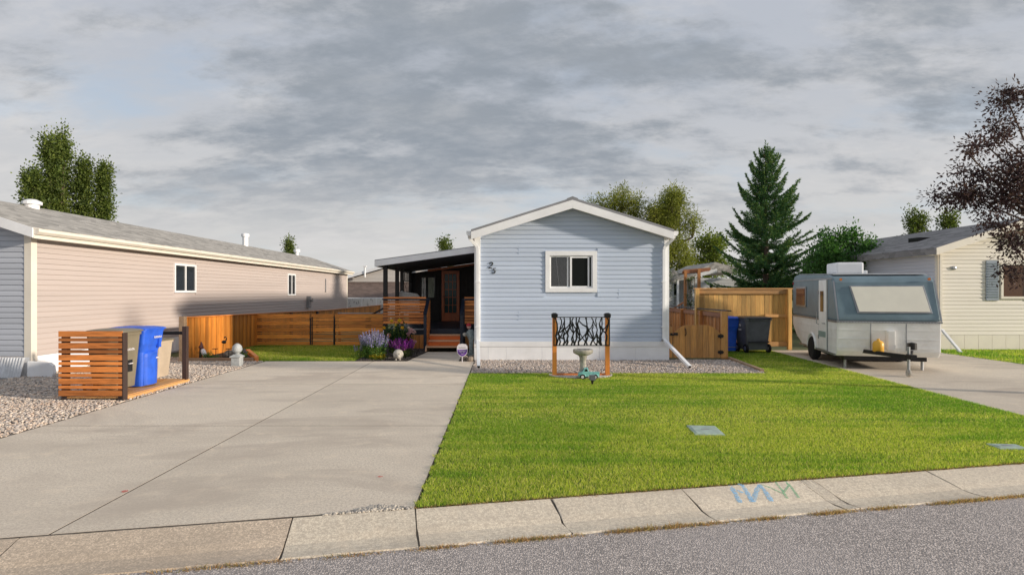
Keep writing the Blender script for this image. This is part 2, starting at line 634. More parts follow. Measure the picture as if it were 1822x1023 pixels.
M['gate_z'] = wood('brown gate boards', (0.62, 0.29, 0.08), 'z', 0.2, weather=0.4, wcol=(0.33, 0.20, 0.10))
M['rust_z'] = wood('red brown boards', (0.56, 0.22, 0.06), 'z', 0.25, weather=0.3, wcol=(0.25, 0.11, 0.05))
M['rust_y'] = wood('red brown rails', (0.36, 0.14, 0.06), 'y', 0.2)
M['timber'] = wood('landscape timber', (0.42, 0.27, 0.16), 'y', 0.15, weather=0.4, wcol=(0.3, 0.25, 0.2))
M['timber_x'] = wood('landscape timber along x', (0.36, 0.21, 0.12), 'x', 0.15, weather=0.4, wcol=(0.3, 0.25, 0.2))
M['orange'] = wood('orange stained posts', (0.95, 0.295, 0.055), 'z', 0.08, grain=0.15, knots=False)
M['orange_x'] = wood('orange stained board', (0.72, 0.22, 0.05), 'x', 0.08, grain=0.2, knots=False)
M['red_x'] = wood('red orange risers', (0.80, 0.17, 0.025), 'x', 0.12, grain=0.3)
M['step_x'] = wood('step treads', (0.85, 0.46, 0.26), 'x', 0.12, grain=0.35)
M['deckbase_x'] = wood('light platform boards', (0.70, 0.36, 0.13), 'y', 0.12, grain=0.25)
M['darkwood'] = wood('dark brown stained wood', (0.055, 0.032, 0.026), 'z', 0.2, knots=False)
M['black'] = pm('black paint', (0.012, 0.011, 0.012), 0.45, 0.2, 3, 0.08, 60)
M['navy'] = pm('blue black paint', (0.012, 0.018, 0.035), 0.4, 0.2, 3, 0.08, 60)
M['porchdark'] = pm('dark porch boards', (0.016, 0.014, 0.014), 0.6, 0.25, 3, 0.1, 40, rnd=0.3)
M['porch_soffit'] = pm('dark porch ceiling', (0.045, 0.045, 0.055), 0.7, 0.1)
M['door'] = wood('red brown door', (0.50, 0.12, 0.03), 'z', 0.1, rough=0.35, knots=False)
M['glass'] = glassmat('dark window glass')
M['glass_dull'] = glassmat('window glass with dark tree reflection', (0.008, 0.010, 0.009), 0.08, spec=0.12)  # near black and dull, painting a dark tree reflection into the pane
M['screen'] = pm('dark insect screen', (0.02, 0.02, 0.022), 0.8, 0.1, bump=0)
M['glass_door'] = glassmat('door glass', (0.02, 0.06, 0.06), 0.12, spec=0.25)  # teal tint paints a reflection into the door panes
M['glass_clear'] = glassmat('clear window glass', see=0.98)
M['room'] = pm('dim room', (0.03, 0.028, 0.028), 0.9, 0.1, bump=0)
M['blind'] = pm('grey vertical blind', (0.022, 0.022, 0.026), 0.8, 0.1, 5, 0.05)
M['curtain'] = pm('white curtain', (0.88, 0.89, 0.88), 0.8, 0.1, 5, 0.05)
M['curtain2'] = pm('pale green curtain', (0.36, 0.40, 0.34), 0.8, 0.1, 5, 0.05)
M['concrete'] = concrete('driveway concrete', (0.86, 0.725, 0.59), 0.24, 0.7, (0.58, 0.495, 0.40), 110)
M['kerb'] = concrete('kerb concrete', (0.82, 0.695, 0.55), 0.28, 0.45, (0.54, 0.47, 0.385), 90, 0.5)
M['kerb_old'] = concrete('worn exposed kerb concrete', (0.68, 0.55, 0.42), 0.42, 0.4, (0.52, 0.44, 0.36), 80, 0.9)
M['asphalt'] = asphalt('coarse asphalt')
M['soil'] = pm('dark joint dirt', (0.10, 0.085, 0.07), 0.95, 0.3, 6, 0.4, 60)
M['mulch'] = pm('dark mulch', (0.035, 0.026, 0.021), 0.95, 0.35, 12, 0.6, 60)
M['turf'] = pm('turf', (0.14, 0.19, 0.03), 0.95, 0.35, 2.0, 0.5, 80)
M['farground'] = pm('rough grass', (0.12, 0.13, 0.05), 0.95, 0.35, 0.3, 0.3, 20)
M['gravel_bed'] = pm('gravel fines', (0.30, 0.27, 0.245), 0.95, 0.3, 40, 0.7, 70)
M['stone'] = tintmat('gravel stones', 0.8)
M['rock'] = pm('grey brown rock', (0.26, 0.21, 0.17), 0.85, 0.35, 9, 0.6, 30, bdist=0.02)
M['statue_white'] = pm('weathered white stone', (0.50, 0.52, 0.52), 0.8, 0.14, 14, 0.4, 60, dirt=0.35, dirtcol=(0.36, 0.36, 0.34))
M['statue_grey'] = pm('weathered grey green stone', (0.25, 0.29, 0.29), 0.8, 0.35, 16, 0.5, 60)
M['cement'] = pm('pale cement', (0.46, 0.43, 0.38), 0.85, 0.25, 16, 0.5, 60, dirt=0.3, dirtcol=(0.3, 0.27, 0.22))
M['red'] = pm('red paint', (0.45, 0.02, 0.03), 0.5, 0.15)
M['skin'] = pm('pink face paint', (0.55, 0.33, 0.28), 0.6, 0.1)
M['teal'] = pm('teal glaze', (0.27, 0.62, 0.62), 0.3, 0.2, 12, 0.1, 60)
M['purple'] = pm('purple print', (0.16, 0.05, 0.36), 0.4, 0.06, bump=0)
M['signwhite'] = pm('white sign plastic', (0.72, 0.69, 0.72), 0.4, 0.05, bump=0)
M['ink'] = pm('grey ink', (0.22, 0.20, 0.24), 0.5, 0.05, bump=0)
M['bin_blue'] = pm('blue plastic', (0.025, 0.115, 0.66), 0.45, 0.14, 6, 0.15, 120, dirt=0.3, dirtcol=(0.10, 0.17, 0.46))
M['bin_olive'] = pm('olive grey plastic', (0.215, 0.185, 0.13), 0.42, 0.10, 4, 0.1, 200, dirt=0.15)
M['bin_tan'] = pm('tan plastic', (0.50, 0.41, 0.31), 0.45, 0.08, 4, 0.1, 200, dirt=0.15)
M['bin_grey'] = pm('dark grey plastic', (0.13, 0.14, 0.16), 0.4, 0.15, 4, 0.1, 200, dirt=0.2, dirtcol=(0.1, 0.1, 0.11))
M['bin_greylid'] = pm('charcoal plastic lid', (0.04, 0.044, 0.052), 0.4, 0.15, 4, 0.1, 200)
M['rubber'] = pm('black rubber', (0.012, 0.012, 0.013), 0.8, 0.2)
M['steel'] = pm('grey steel', (0.35, 0.36, 0.38), 0.4, 0.15, metal=0.7)
M['galv'] = pm('galvanised ribbed sheet', (0.66, 0.67, 0.69), 0.4, 0.15, 6, 0.1, 30, metal=0.3)
M['trailer_white'] = pm('cream white trailer skin', (0.88, 0.88, 0.86), 0.35, 0.06, 2, 0.05, 20, dirt=0.4, dirtcol=(0.6, 0.55, 0.48))
M['trailer_blue'] = pm('slate blue trailer skin', (0.17, 0.245, 0.29), 0.4, 0.12, 2, 0.05, 20, dirt=0.25, dirtcol=(0.24, 0.27, 0.29))
M['trailer_roof'] = pm('grey trailer roof', (0.38, 0.40, 0.41), 0.5, 0.1)
M['shade'] = pm('cream window cover', (0.88, 0.85, 0.74), 0.6, 0.03, bump=0)
M['rim'] = pm('pale blue grey wheel rim', (0.55, 0.60, 0.68), 0.35, 0.1, metal=0.2)
M['red_tint'] = glassmat('red window reflection and rooster red', (0.14, 0.05, 0.045), 0.1)  # red tint paints a reflection in the trailer pane; also colours the rooster head
M['amber'] = pm('amber lens', (0.75, 0.22, 0.05), 0.3, 0.05, bump=0)
M['yellow'] = pm('yellow plastic', (0.78, 0.42, 0.05), 0.4, 0.1)
M['stripe'] = pm('faded green stripe', (0.22, 0.33, 0.32), 0.4, 0.1)
M['lid_green'] = pm('pale green utility cover', (0.40, 0.50, 0.43), 0.55, 0.15, 12, 0.3, 90, dirt=0.3, dirtcol=(0.4, 0.38, 0.28))
M['grey_cushion'] = pm('grey cushion fabric', (0.78, 0.76, 0.72), 0.9, 0.12, 20, 0.3, 200)
M['bark'] = pm('grey brown bark', (0.15, 0.11, 0.085), 0.9, 0.35, 14, 0.6, 40, (1, 1, 0.2), bdist=0.01)
M['shutter'] = pm('grey blue shutter', (0.27, 0.32, 0.38), 0.6, 0.08)
M['brownwin'] = glassmat('brown curtained glass', (0.10, 0.045, 0.02), 0.08)
M['leaf'] = leafmat('leaves', 0.35)
M['needle'] = leafmat('needles', 0.15, 0.6)
M['grass'] = leafmat('grass blades', 0.5, 0.6, 0.15)
M['petal'] = leafmat('petals', 0.35, 0.7, 0.1)


def chalkmat(name, col):
    m, nt, N, L = new_mat(name)
    out = N('ShaderNodeOutputMaterial')
    d = N('ShaderNodeBsdfDiffuse'); d.inputs[0].default_value = (*col, 1)
    t = N('ShaderNodeBsdfTransparent')
    pos = N('ShaderNodeNewGeometry').outputs['Position']
    n = noise_node(N, L, pos, 70, 5, 0.75)
    mx = N('ShaderNodeMixShader')
    L(mrange(N, L, n, 0.36, 0.6, 0.05, 0.85), mx.inputs[0])
    L(t.outputs[0], mx.inputs[1]); L(d.outputs[0], mx.inputs[2]); L(mx.outputs[0], out.inputs[0])
    return m


M['chalk_blue'] = chalkmat('blue chalk', (0.36, 0.66, 0.95))
M['chalk_green'] = chalkmat('green chalk', (0.24, 0.55, 0.33))
M['chalk_red'] = chalkmat('red marking paint', (0.75, 0.10, 0.09))


def birchmat(name):
    m, nt, N, L = new_mat(name)
    out = N('ShaderNodeOutputMaterial')
    p = N('ShaderNodeBsdfPrincipled'); setv(p, 'Roughness', 0.6)
    pos = N('ShaderNodeNewGeometry').outputs['Position']
    n = noise_node(N, L, pos, 2.6, 6, 0.75, 0.8, (2.2, 1, 0.8))
    L(mixrgb(N, L, mrange(N, L, n, 0.55, 0.64), (0.72, 0.72, 0.70), (0.10, 0.09, 0.08)), p.inputs['Base Color'])
    L(p.outputs[0], out.inputs[0])
    return m


M['birch'] = birchmat('white panel with dark streaks')

rng = np.random.default_rng(7)
rnd = random.Random(11)


# ------------------------------------------------------------------ ground, road, kerb, driveway
KU = Vector((1, 0.2, 0)).normalized()
KN = Vector((-0.2, 1, 0)).normalized()        # away from the road


def kerb_y(x):
    return 4.76 + 0.2 * x


def flat(name, pts, z, mat, kind='structure', thick=0.0, parent=None, label=None):
    b = B()
    if thick:
        b.prism([(p[0], p[1], z - thick) for p in pts], (0, 0, thick))
    else:
        b.add([(p[0], p[1], z) for p in pts], [list(range(len(pts)))])
        b_rec = False
    o = b.build(name, mat, parent, label=label, kind=kind, recalc=bool(thick))
    return o


BIG = 900
flat('ground', [(-BIG, kerb_y(-BIG) - 0.02), (BIG, kerb_y(BIG) - 0.02), (BIG, BIG + 400), (-BIG, BIG + 400)], -0.03, M['farground'])
off = 0.56 * 1.02
flat('road', [(-BIG, kerb_y(-BIG) - 400), (BIG, kerb_y(BIG) - 400), (BIG, kerb_y(BIG) - off), (-BIG, kerb_y(-BIG) - off)], -0.068, M['asphalt'])

kerb = thing('kerb', (0, 4.76, 0), kind='structure')
KPROF = [(0.0, -0.004), (0.02, 0.0), (0.28, -0.046), (0.36, -0.066), (0.46, -0.068), (0.575, -0.058), (0.585, -0.066), (0.585, -0.14), (0.0, -0.14)]
cuts = [-9.0, -7.4, -5.9, -4.6, -3.45, -1.63, -0.71, 0.41, 1.59, 2.76, 2.89, 4.16, 5.45, 6.7, 8.0, 9.3, 10.6, 12.0]
fr0, fr1 = Vector((-9, kerb_y(-9), 0)), Vector((12, kerb_y(12), 0))
B().loft([[q - KN * (d + (.004 if d < .1 else -.004)) + Vector((0, 0, z - .006)) for d, z in KPROF] for q in (fr0, fr1)]).build('joint_filler', M['soil'], kerb)
kseg = {}
for i in range(len(cuts) - 1):
    x0, x1 = cuts[i] + 0.007, cuts[i + 1] - 0.007
    n = 14
    rings = []
    for k in range(n + 1):
        t = k / n
        xx = x0 + (x1 - x0) * t
        p0 = Vector((xx, kerb_y(xx), 0))
        rg = []
        for j, (d, z) in enumerate(KPROF):
            jx = 0.0
            if k in (0, n): jx = rnd.uniform(-0.009, 0.009)
            dd = d + (rnd.uniform(-0.006, 0.006) if j in (0, 1, 5, 6) else 0)
            rg.append(p0 - KN * dd + KU * jx + Vector((0, 0, z + (rnd.uniform(-.0015, .0015) if j < 6 else 0))))
        rings.append(rg)
    o = B().loft(rings).build('kerb_segment', M['kerb_old'] if cuts[i + 1] < -1.0 else M['kerb'], kerb)
    kseg[round(cuts[i], 2)] = o


def kerb_ray(px, py):
    dx, dz = (px - CX) / FPX, -(py - CY) / FPX
    best = None
    for (d0, z0), (d1, z1) in (((0.0, 0.0), (0.28, -0.046)), ((0.28, -0.046), (0.36, -0.066)), ((0.36, -0.066), (0.575, -0.06))):
        m = (z1 - z0) / (d1 - d0)
        # d = (4.76 + .2 x - y)/1.0198 ; z = z0 + m (d - d0) ; x = dx t, y = t, z = EYE + dz t
        a = (0.2 * dx - 1) / 1.0198
        c0 = 4.76 / 1.0198
        t = (z0 + m * (c0 - d0) - EYE) / (dz - m * a)
        d = c0 + a * t
        if d0 - 0.02 <= d <= d1 + 0.02 or best is None:
            best = Vector((dx * t, t, EYE + dz * t))
            if d0 <= d <= d1: break
    return best


def chalk(strokes, mat, parent, w, name):
    b = B()
    for st in strokes:
        pts = []
        for i in range(len(st) - 1):
            for k in range(4):
                t = k / 4
                pts.append((st[i][0] * (1 - t) + st[i + 1][0] * t, st[i][1] * (1 - t) + st[i + 1][1] * t))
        pts.append(st[-1])
        Q = [kerb_ray(1270 + p[0] / 9.3, 820 + p[1] / 9.3) + Vector((0, 0, 0.004)) for p in pts]
        vs = []
        for i, q in enumerate(Q):
            d = (Q[min(i + 1, len(Q) - 1)] - Q[max(i - 1, 0)])
            side = d.cross(Vector((0, 0, 1))).normalized()
            ww = w * rnd.uniform(0.75, 1.15)
            vs += [q - side * ww / 2, q + side * ww / 2]
        b.add(vs, [(2 * i, 2 * i + 1, 2 * i + 3, 2 * i + 2) for i in range(len(Q) - 1)])
    return b.build(name, mat, parent, recalc=False)


kp = kseg[1.59]
chalk([[(265, 410), (350, 530), (440, 690)], [(400, 380), (470, 400), (560, 540), (640, 680)], [(645, 680), (700, 520), (745, 390)], [(745, 390), (850, 500), (960, 670)], [(390, 480), (480, 530)]],
      M['chalk_blue'], kp, 0.044, 'chalk_lettering')
chalk([[(780, 390), (900, 430), (1150, 540)], [(1020, 350), (1130, 480), (1220, 625)], [(1160, 520), (1230, 420), (1190, 340)], [(1240, 380), (1330, 500), (1410, 610)]],
      M['chalk_green'], kp, 0.022, 'chalk_lettering')

# driveway slabs
DX0, DXM, DX1 = -6.02, -3.28, -0.71
drive = thing('driveway', (-3.3, 9, 0), kind='structure')
rows = [None, 7.47, 10.87, 14.45]
g_ = 0.009
for ci, (xa, xb) in enumerate(((DX0, DXM), (DXM, DX1))):
    xa2, xb2 = xa + g_, xb - g_
    for ri in range(3):
        yb = rows[ri + 1] - g_
        if ri == 0:
            pts = [(xa2, kerb_y(xa2) + 0.014)] + [(xa2 + (xb2 - xa2) * k / 8, kerb_y(xa2 + (xb2 - xa2) * k / 8) + 0.014 + rnd.uniform(-.004, .004)) for k in range(1, 8)] + [(xb2, kerb_y(xb2) + 0.014), (xb2, yb), (xa2, yb)]
            if ci == 1:   # broken corner
                pts = pts[:6] + [(-1.33, kerb_y(-1.33) + 0.02), (-1.2, kerb_y(-1.2) + 0.06), (-1.02, kerb_y(-1.02) + 0.12), (-0.9, kerb_y(-.9) + 0.11), (-0.82, kerb_y(-.82) + 0.03), (-.72, kerb_y(-.72) + .02), (xb2, yb), (xa2, yb)]
        else:
            ya = rows[ri] + g_
            pts = [(xa2, ya), (xb2, ya), (xb2, yb), (xa2, yb)]
        flat('concrete_slab', pts, 0.0, M['concrete'], None, 0.1, drive)
flat('concrete_slab', [(-2.42, 14.46), (-1.12, 14.46), (-1.12, 16.75), (-2.2, 16.75)], 0.0, M['concrete'], None, 0.1, drive)
flat('crack_filler', [(DX0, kerb_y(DX0)), (DX1, kerb_y(DX1) - .01), (DX1, 14.45), (DX0, 14.45)], -0.0015, M['soil'], None, 0, drive)


def spray_mark(px, py, w, h):
    c = G(px, py, 0.004)
    b = B()
    n = 16
    pts = []
    for k in range(n):
        t = 2 * math.pi * k / n
        r = rnd.uniform(0.6, 1.1)
        pts.append((c.x + w * r * math.cos(t), c.y + h * r * math.sin(t), 0.004))
    b.add(pts, [list(range(n))])
    b.build('paint_mark', M['chalk_red'], drive, recalc=False)


spray_mark(222, 873, 0.03, 0.035)
spray_mark(676, 847, 0.035, 0.02)

# neighbour driveway
flat('neighbour_driveway', [(7.36, kerb_y(7.36) + 0.01), (12.6, kerb_y(12.6) + 0.01), (12.75, 17.2), (8.05, 17.2), (7.45, 9)], 0.0, M['concrete'], 'structure', 0.02)

# lawn and gravel sheets
timber_x = lambda y: 5.72 + (y - 12.6) * 0.085
lawn_edge = lambda y: 7.34 + np.maximum(0, (y - 7.0)) * 0.07
flat('lawn', [(-0.70, kerb_y(-.7) + .015), (7.33, kerb_y(7.33) + .015), (7.36, 7.0), (7.9, 15), (8.04, 17.35), (5.95, 17.35), (5.95, 14.9), (5.72, 12.6), (5.72, 12.25), (-0.70, 12.25)], -0.004, M['turf'])
flat('back_lawn', [(-6.25, 14.46), (-3.75, 14.46), (-3.75, 19.5), (-8.0, 19.5), (-8.0, 16.8)], -0.004, M['turf'])
flat('neighbour_lawn', [(12.62, kerb_y(12.62) + .02), (60, kerb_y(60) + .02), (60, 17.9), (12.77, 17.9)], -0.004, M['turf'])
flat('gravel_sheet', [(-0.70, 12.26), (5.70, 12.26), (5.94, 14.95), (-0.70, 14.95)], -0.008, M['gravel_bed'])
flat('gravel_area', [(-20, kerb_y(-20) + .02), (-6.03, kerb_y(-6.03) + .02), (-6.03, 14.35), (-9.6, 14.35), (-9.6, 40), (-20, 40)], -0.008, M['gravel_bed'])
flat('planting_bed', [(-3.74, 14.46), (-2.43, 14.46), (-2.22, 16.6), (-2.3, 17.7), (-3.74, 17.7)], 0.012, M['mulch'], 'structure', 0.03)
flat('rock_bed', [(-1.11, 14.47), (-0.72, 14.47), (-0.72, 17.4), (-1.11, 17.4)], 0.008, M['mulch'], 'structure', 0.03)

# stones
_ph = (1 + 5 ** .5) / 2
ICO = np.array([(-1, _ph, 0), (1, _ph, 0), (-1, -_ph, 0), (1, -_ph, 0), (0, -1, _ph), (0, 1, _ph), (0, -1, -_ph), (0, 1, -_ph), (_ph, 0, -1), (_ph, 0, 1), (-_ph, 0, -1), (-_ph, 0, 1)])
ICO /= np.linalg.norm(ICO[0])
ICOF = np.array([(0, 11, 5), (0, 5, 1), (0, 1, 7), (0, 7, 10), (0, 10, 11), (1, 5, 9), (5, 11, 4), (11, 10, 2), (10, 7, 6), (7, 1, 8), (3, 9, 4), (3, 4, 2), (3, 2, 6), (3, 6, 8), (3, 8, 9), (4, 9, 5), (2, 4, 11), (6, 2, 10), (8, 6, 7), (9, 8, 1)])


def stones(name, xy, rad, pal, z=0.0, label=None, parent=None):
    n = len(xy)
    r = rng.uniform(rad[0], rad[1], n) * rng.uniform(0.8, 1.25, n)
    base = ICO[None] * rng.uniform(0.78, 1.15, (n, 12, 1))
    base = base * np.stack([r * rng.uniform(.8, 1.35, n), r * rng.uniform(.7, 1.1, n), r * rng.uniform(.55, .85, n)], 1)[:, None, :]
    a = rng.uniform(0, 2 * np.pi, n)
    c, s = np.cos(a), np.sin(a)
    x = base[..., 0] * c[:, None] - base[..., 1] * s[:, None]
    y = base[..., 0] * s[:, None] + base[..., 1] * c[:, None]
    zz = base[..., 2] + (r * 0.25)[:, None] + z + rng.uniform(0, rad[1] * .5, n)[:, None]
    V = np.stack([x + xy[:, 0:1], y + xy[:, 1:2], zz], -1)
    F = (ICOF[None] + (np.arange(n) * 12)[:, None, None]).reshape(-1, 3)
    pal = np.array(pal)
    col = pal[rng.integers(0, len(pal), n)] * rng.uniform(0.75, 1.2, (n, 1))
    colv = np.repeat(col, 12, 0)
    return np_mesh(name, V.reshape(-1, 3), F, M['stone'], np.clip(colv, 0, 0.95), kind='stuff', label=label, parent=parent)


PAL = [tuple(min(.9, c * k_) for c, k_ in zip(q, (1.28, 1.17, 1.07))) for q in [(.46, .42, .38), (.36, .34, .33), (.52, .44, .37), (.30, .28, .27), (.58, .54, .49), (.44, .35, .29), (.24, .23, .23), (.62, .57, .52), (.42, .41, .42)]]


def scatter(n, x0, x1, y0, y1, ok):
    x = rng.uniform(x0, x1, n)
    y = rng.uniform(y0, y1, n)
    k = ok(x, y)
    return np.stack([x[k], y[k]], 1)


def left_gravel(x, y):
    return (x < -6.03) & (x > -0.98 * y - 0.6) & (x > -9.95) & (y > 5.2) & ~((x > -8.05) & (y > 14.35)) & ~((y > 11.6) & (x < -9.86))


stones('gravel', scatter(52000, -10.2, -6.0, 5.2, 15.2, left_gravel), (0.012, 0.022), PAL, 0, 'loose grey and tan gravel between driveway and pale house')
stones('gravel', scatter(15500, -0.69, 5.93, 12.27, 14.62, lambda x, y: x < timber_x(y) - 0.02), (0.012, 0.021), [(q[0] * .95, q[1] * .96, q[2]) for q in PAL], 0, 'grey gravel strip along the foot of the blue house')
stones('rubble', scatter(5000, -1.42, -0.72, 4.4, 4.9, lambda x, y: (y > kerb_y(x) - 0.005) & (y < kerb_y(x) + 0.008 + 0.11 * np.exp(-((x + 1.0) / 0.17) ** 2))), (0.008, 0.016), [(.50, .45, .38), (.36, .33, .30), (.62, .55, .46)], -0.006, 'broken concrete rubble at the driveway corner')

# ------------------------------------------------------------------ grass
def vnoise(x, y, seed):
    r_ = np.random.default_rng(seed)
    T = r_.random((64, 64))
    xi, yi = np.floor(x).astype(int), np.floor(y).astype(int)
    fx, fy = x - xi, y - yi
    fx, fy = fx * fx * (3 - 2 * fx), fy * fy * (3 - 2 * fy)
    t = lambda a, b: T[a % 64, b % 64]
    return (t(xi, yi) * (1 - fx) + t(xi + 1, yi) * fx) * (1 - fy) + (t(xi, yi + 1) * (1 - fx) + t(xi + 1, yi + 1) * fx) * fy


LIDS = [(2.56, 7.18, 0.18, 0.235), (5.70, 6.42, 0.155, 0.10)]


def front_lawn(x, y):
    a = (y > kerb_y(x) + 0.012) & (x > -0.70 + .035 * np.sin(y * 9) * np.sin(y * 23)) & (x < lawn_edge(y))
    a &= ((y < 12.27) | (x > timber_x(y) + 0.05)) & (y < 17.3)
    a &= ~((((x - 1.65) / 0.67) ** 2 + ((y - 12.0) / 0.47) ** 2 < 1))
    for cx, cy, wx, wy in LIDS:
        a &= ~((abs(x - cx) < wx) & (abs(y - cy) < wy))
    return a


def blades(name, xy, hgt, wid, label, stripes=True, shade=1.0, edge=None):
    n = len(xy)
    x, y = xy[:, 0], xy[:, 1]
    h = hgt * rng.uniform(0.6, 1.25, n)
    if edge is not None:
        h = h * (1 + 0.35 * edge(x, y))
    w = wid * rng.uniform(0.7, 1.3, n) * np.clip(0.55 + y / 14, 0.8, 1.6)
    az = rng.uniform(0, 2 * np.pi, n)
    lean = rng.uniform(0.1, 0.95, n) * h
    la = rng.uniform(0, 2 * np.pi, n)
    base = np.stack([x, y, np.full(n, -0.004)], 1)
    sd = np.stack([np.cos(az), np.sin(az), np.zeros(n)], 1) * w[:, None] / 2
    tip = base + np.stack([np.cos(la) * lean, np.sin(la) * lean, h], 1)
    V = np.stack([base - sd, base + sd, tip], 1)
    F = np.arange(3 * n).reshape(n, 3)
    g1 = np.array([.20, .355, .040]); g2 = np.array([.52, .56, .095]); g3 = np.array([.72, .64, .27]); g4 = np.array([.11, .23, .022])
    f = vnoise(x * 0.9, y * 1.7, 3) * .55 + vnoise(x * 2.7, y * 6, 4) * .45
    if stripes:
        f = f * 0.45 + 0.55 * (vnoise(x * 0.16, y * 2.6, 5) * .5 + vnoise(x * 0.22, y * 8.5, 6) * .5)
    f = f + .5 * (vnoise(x * .45 + 7, y * .5, 12) - .5) + .2 * (vnoise(x * 2.2 + 3, y * 3.1, 13) - .5)
    f = np.clip((f - 0.24) * 2.3 + rng.normal(0, 0.2, n), 0, 1)[:, None]
    col = g1 * (1 - f) + g2 * f
    dry = (rng.random(n) < 0.10 + 0.26 * np.clip(f[:, 0] - .35, 0, 1))
    col[dry] = g3 * rng.uniform(.7, 1.1, (dry.sum(), 1))
    dk = rng.random(n) < 0.2
    col[dk] = g4
    col *= rng.uniform(0.72, 1.32, (n, 1)) * shade * 1.18
    C = np.repeat(col, 3, 0)
    return np_mesh(name, V.reshape(-1, 3), F, M['grass'], C, kind='stuff', label=label)


edge_f = lambda x, y: np.exp(-np.maximum(0, y - kerb_y(x)) / 0.12)
pts = np.concatenate([scatter(270000, -0.74, 7.6, 4.6, 7.6, front_lawn),
                      scatter(230000, -0.74, 7.8, 7.6, 12.4, front_lawn),
                      scatter(40000, 5.7, 8.1, 12.2, 17.3, front_lawn),
                      scatter(16000, -0.75, 7.6, 4.55, 6.4, lambda x, y: front_lawn(x, y) & (y < kerb_y(x) + 0.09))])
blades('grass', pts, 0.027, 0.006, 'mown green lawn in front of the blue house', edge=edge_f)


def back_ok(x, y):
    return (y > 14.48) & (x < -3.78) & (x > -8.0) & (y < 19.2) & (x > -6.2 - (y - 14.55) * 0.7)


blades('grass', scatter(60000, -8, -3.7, 14.4, 19.2, back_ok), 0.05, 0.008, 'small green lawn before the low slat fence', False, 0.8)
blades('grass', scatter(50000, 12.65, 19, 8, 17.3, lambda x, y: x > 12.65), 0.05, 0.010, 'green lawn beside the cream house', False)

# dry weeds along the gutter lip, and between kerb and lawn
n = 9000
xx = rng.uniform(-3.2, 6.0, n)
clump = vnoise(xx * 3.5, xx * 0, 9)
keep = rng.random(n) < np.clip((clump - 0.22) * 1.5, 0.05, 1) * np.clip((xx + 3.4) / 2.5, 0.05, 1)
xx = xx[keep]
yy = kerb_y(xx) - 0.60 + rng.normal(0, 0.013, len(xx))
n = len(xx)
h = rng.uniform(0.006, 0.028, n) * (0.5 + clump[keep])
az = rng.uniform(0, 2 * np.pi, n)
base = np.stack([xx + .118, yy, np.full(n, -0.067)], 1)
sd = np.stack([np.cos(az), np.sin(az), np.zeros(n)], 1) * 0.0035
tip = base + np.stack([rng.normal(0, .018, n), rng.normal(0, .018, n), h], 1)
col = np.array([(.56, .33, .18), (.66, .46, .26), (.42, .27, .16), (.34, .30, .14)])[rng.integers(0, 4, n)] * rng.uniform(.7, 1.2, (n, 1))
np_mesh('dry_weeds', np.stack([base - sd, base + sd, tip], 1).reshape(-1, 3), np.arange(3 * n).reshape(n, 3), M['grass'], np.repeat(col, 3, 0), kind='stuff', label='dry brown weeds along the gutter edge')
n = 2600
xx = rng.uniform(-0.72, 7.3, n)
yy = kerb_y(xx) + rng.normal(0.004, 0.012, n)
base = np.stack([xx, yy, np.full(n, -0.002)], 1)
az = rng.uniform(0, 2 * np.pi, n)
sd = np.stack([np.cos(az), np.sin(az), np.zeros(n)], 1) * 0.004
tip = base + np.stack([rng.normal(0, .02, n), rng.normal(0, .015, n), rng.uniform(0.004, .022, n)], 1)
col = np.array([(.42, .25, .13), (.50, .38, .2), (.28, .18, .1)])[rng.integers(0, 3, n)] * rng.uniform(.7, 1.2, (n, 1))
np_mesh('dead_grass', np.stack([base - sd, base + sd, tip], 1).reshape(-1, 3), np.arange(3 * n).reshape(n, 3), M['grass'], np.repeat(col, 3, 0), kind='stuff', label='dead brown grass between kerb and lawn')


# ------------------------------------------------------------------ house helpers
def siding(parent, O, U, Nn, rngf, z0, z1, mat, holes=(), course=0.1143, name='siding_board', proud=0.025):
    """horizontal siding courses, each board an object; rngf(z) -> (u0,u1)"""
    O, U, Nn = Vector(O), Vector(U), Vector(Nn)
    z = z0
    while z < z1 - 0.004:
        zt = min(z + course, z1)
        ua, ub = rngf(z)
        va, vb = rngf(zt)
        if ub - ua < 0.05: break
        if vb - va < 0.01: va = vb = (va + vb) / 2
        spans = [(ua, ub, va, vb)]
        for (h0, h1, hz0, hz1) in holes:
            if zt > hz0 + 0.01 and z < hz1 - 0.01:
                new = []
                for (a, b_, c, d) in spans:
                    if b_ <= h0 or a >= h1: new.append((a, b_, c, d)); continue
                    if a < h0: new.append((a, h0, c, h0))
                    if b_ > h1: new.append((h1, b_, h1, d))
                spans = new
        for (a, b_, c, d) in spans:
            bb = B()
            f0 = 0.0
            p = lambda u, zz, n_: O + U * u + Vector((0, 0, zz)) + Nn * n_
            mz = z + (zt - z) * 0.55
            tm = 0.55
            am, bm_ = a + (c - a) * tm, b_ + (d - b_) * tm
            vs = [p(a, z, 0), p(b_, z, 0), p(b_, z, proud), p(a, z, proud), p(am, mz, proud * .82), p(bm_, mz, proud * .82), p(c, zt, proud * 0.12), p(d, zt, proud * 0.12), p(c, zt, 0), p(d, zt, 0)]
            bb.add(vs, [(0, 1, 2, 3), (3, 2, 5, 4), (4, 5, 7, 6), (6, 7, 9, 8), (0, 3, 4, 6, 8), (1, 9, 7, 5, 2)])
            bb.build(name, mat, parent)
        z = zt


def plate(parent, name, pts, vec, mat, **k):
    return B().prism(pts, vec).build(name, mat, parent, **k)


# ------------------------------------------------------------------ the blue house
HY = 14.64
HX0, HX1 = -0.71, 4.27
RX = 1.76                                         # ridge
EZ, RZ = 3.27, 4.07
house = thing('mobile_home', (1.76, HY, 0), 'blue grey mobile home with white trim and number 25 on its gable', 'house')
HB = 38.0
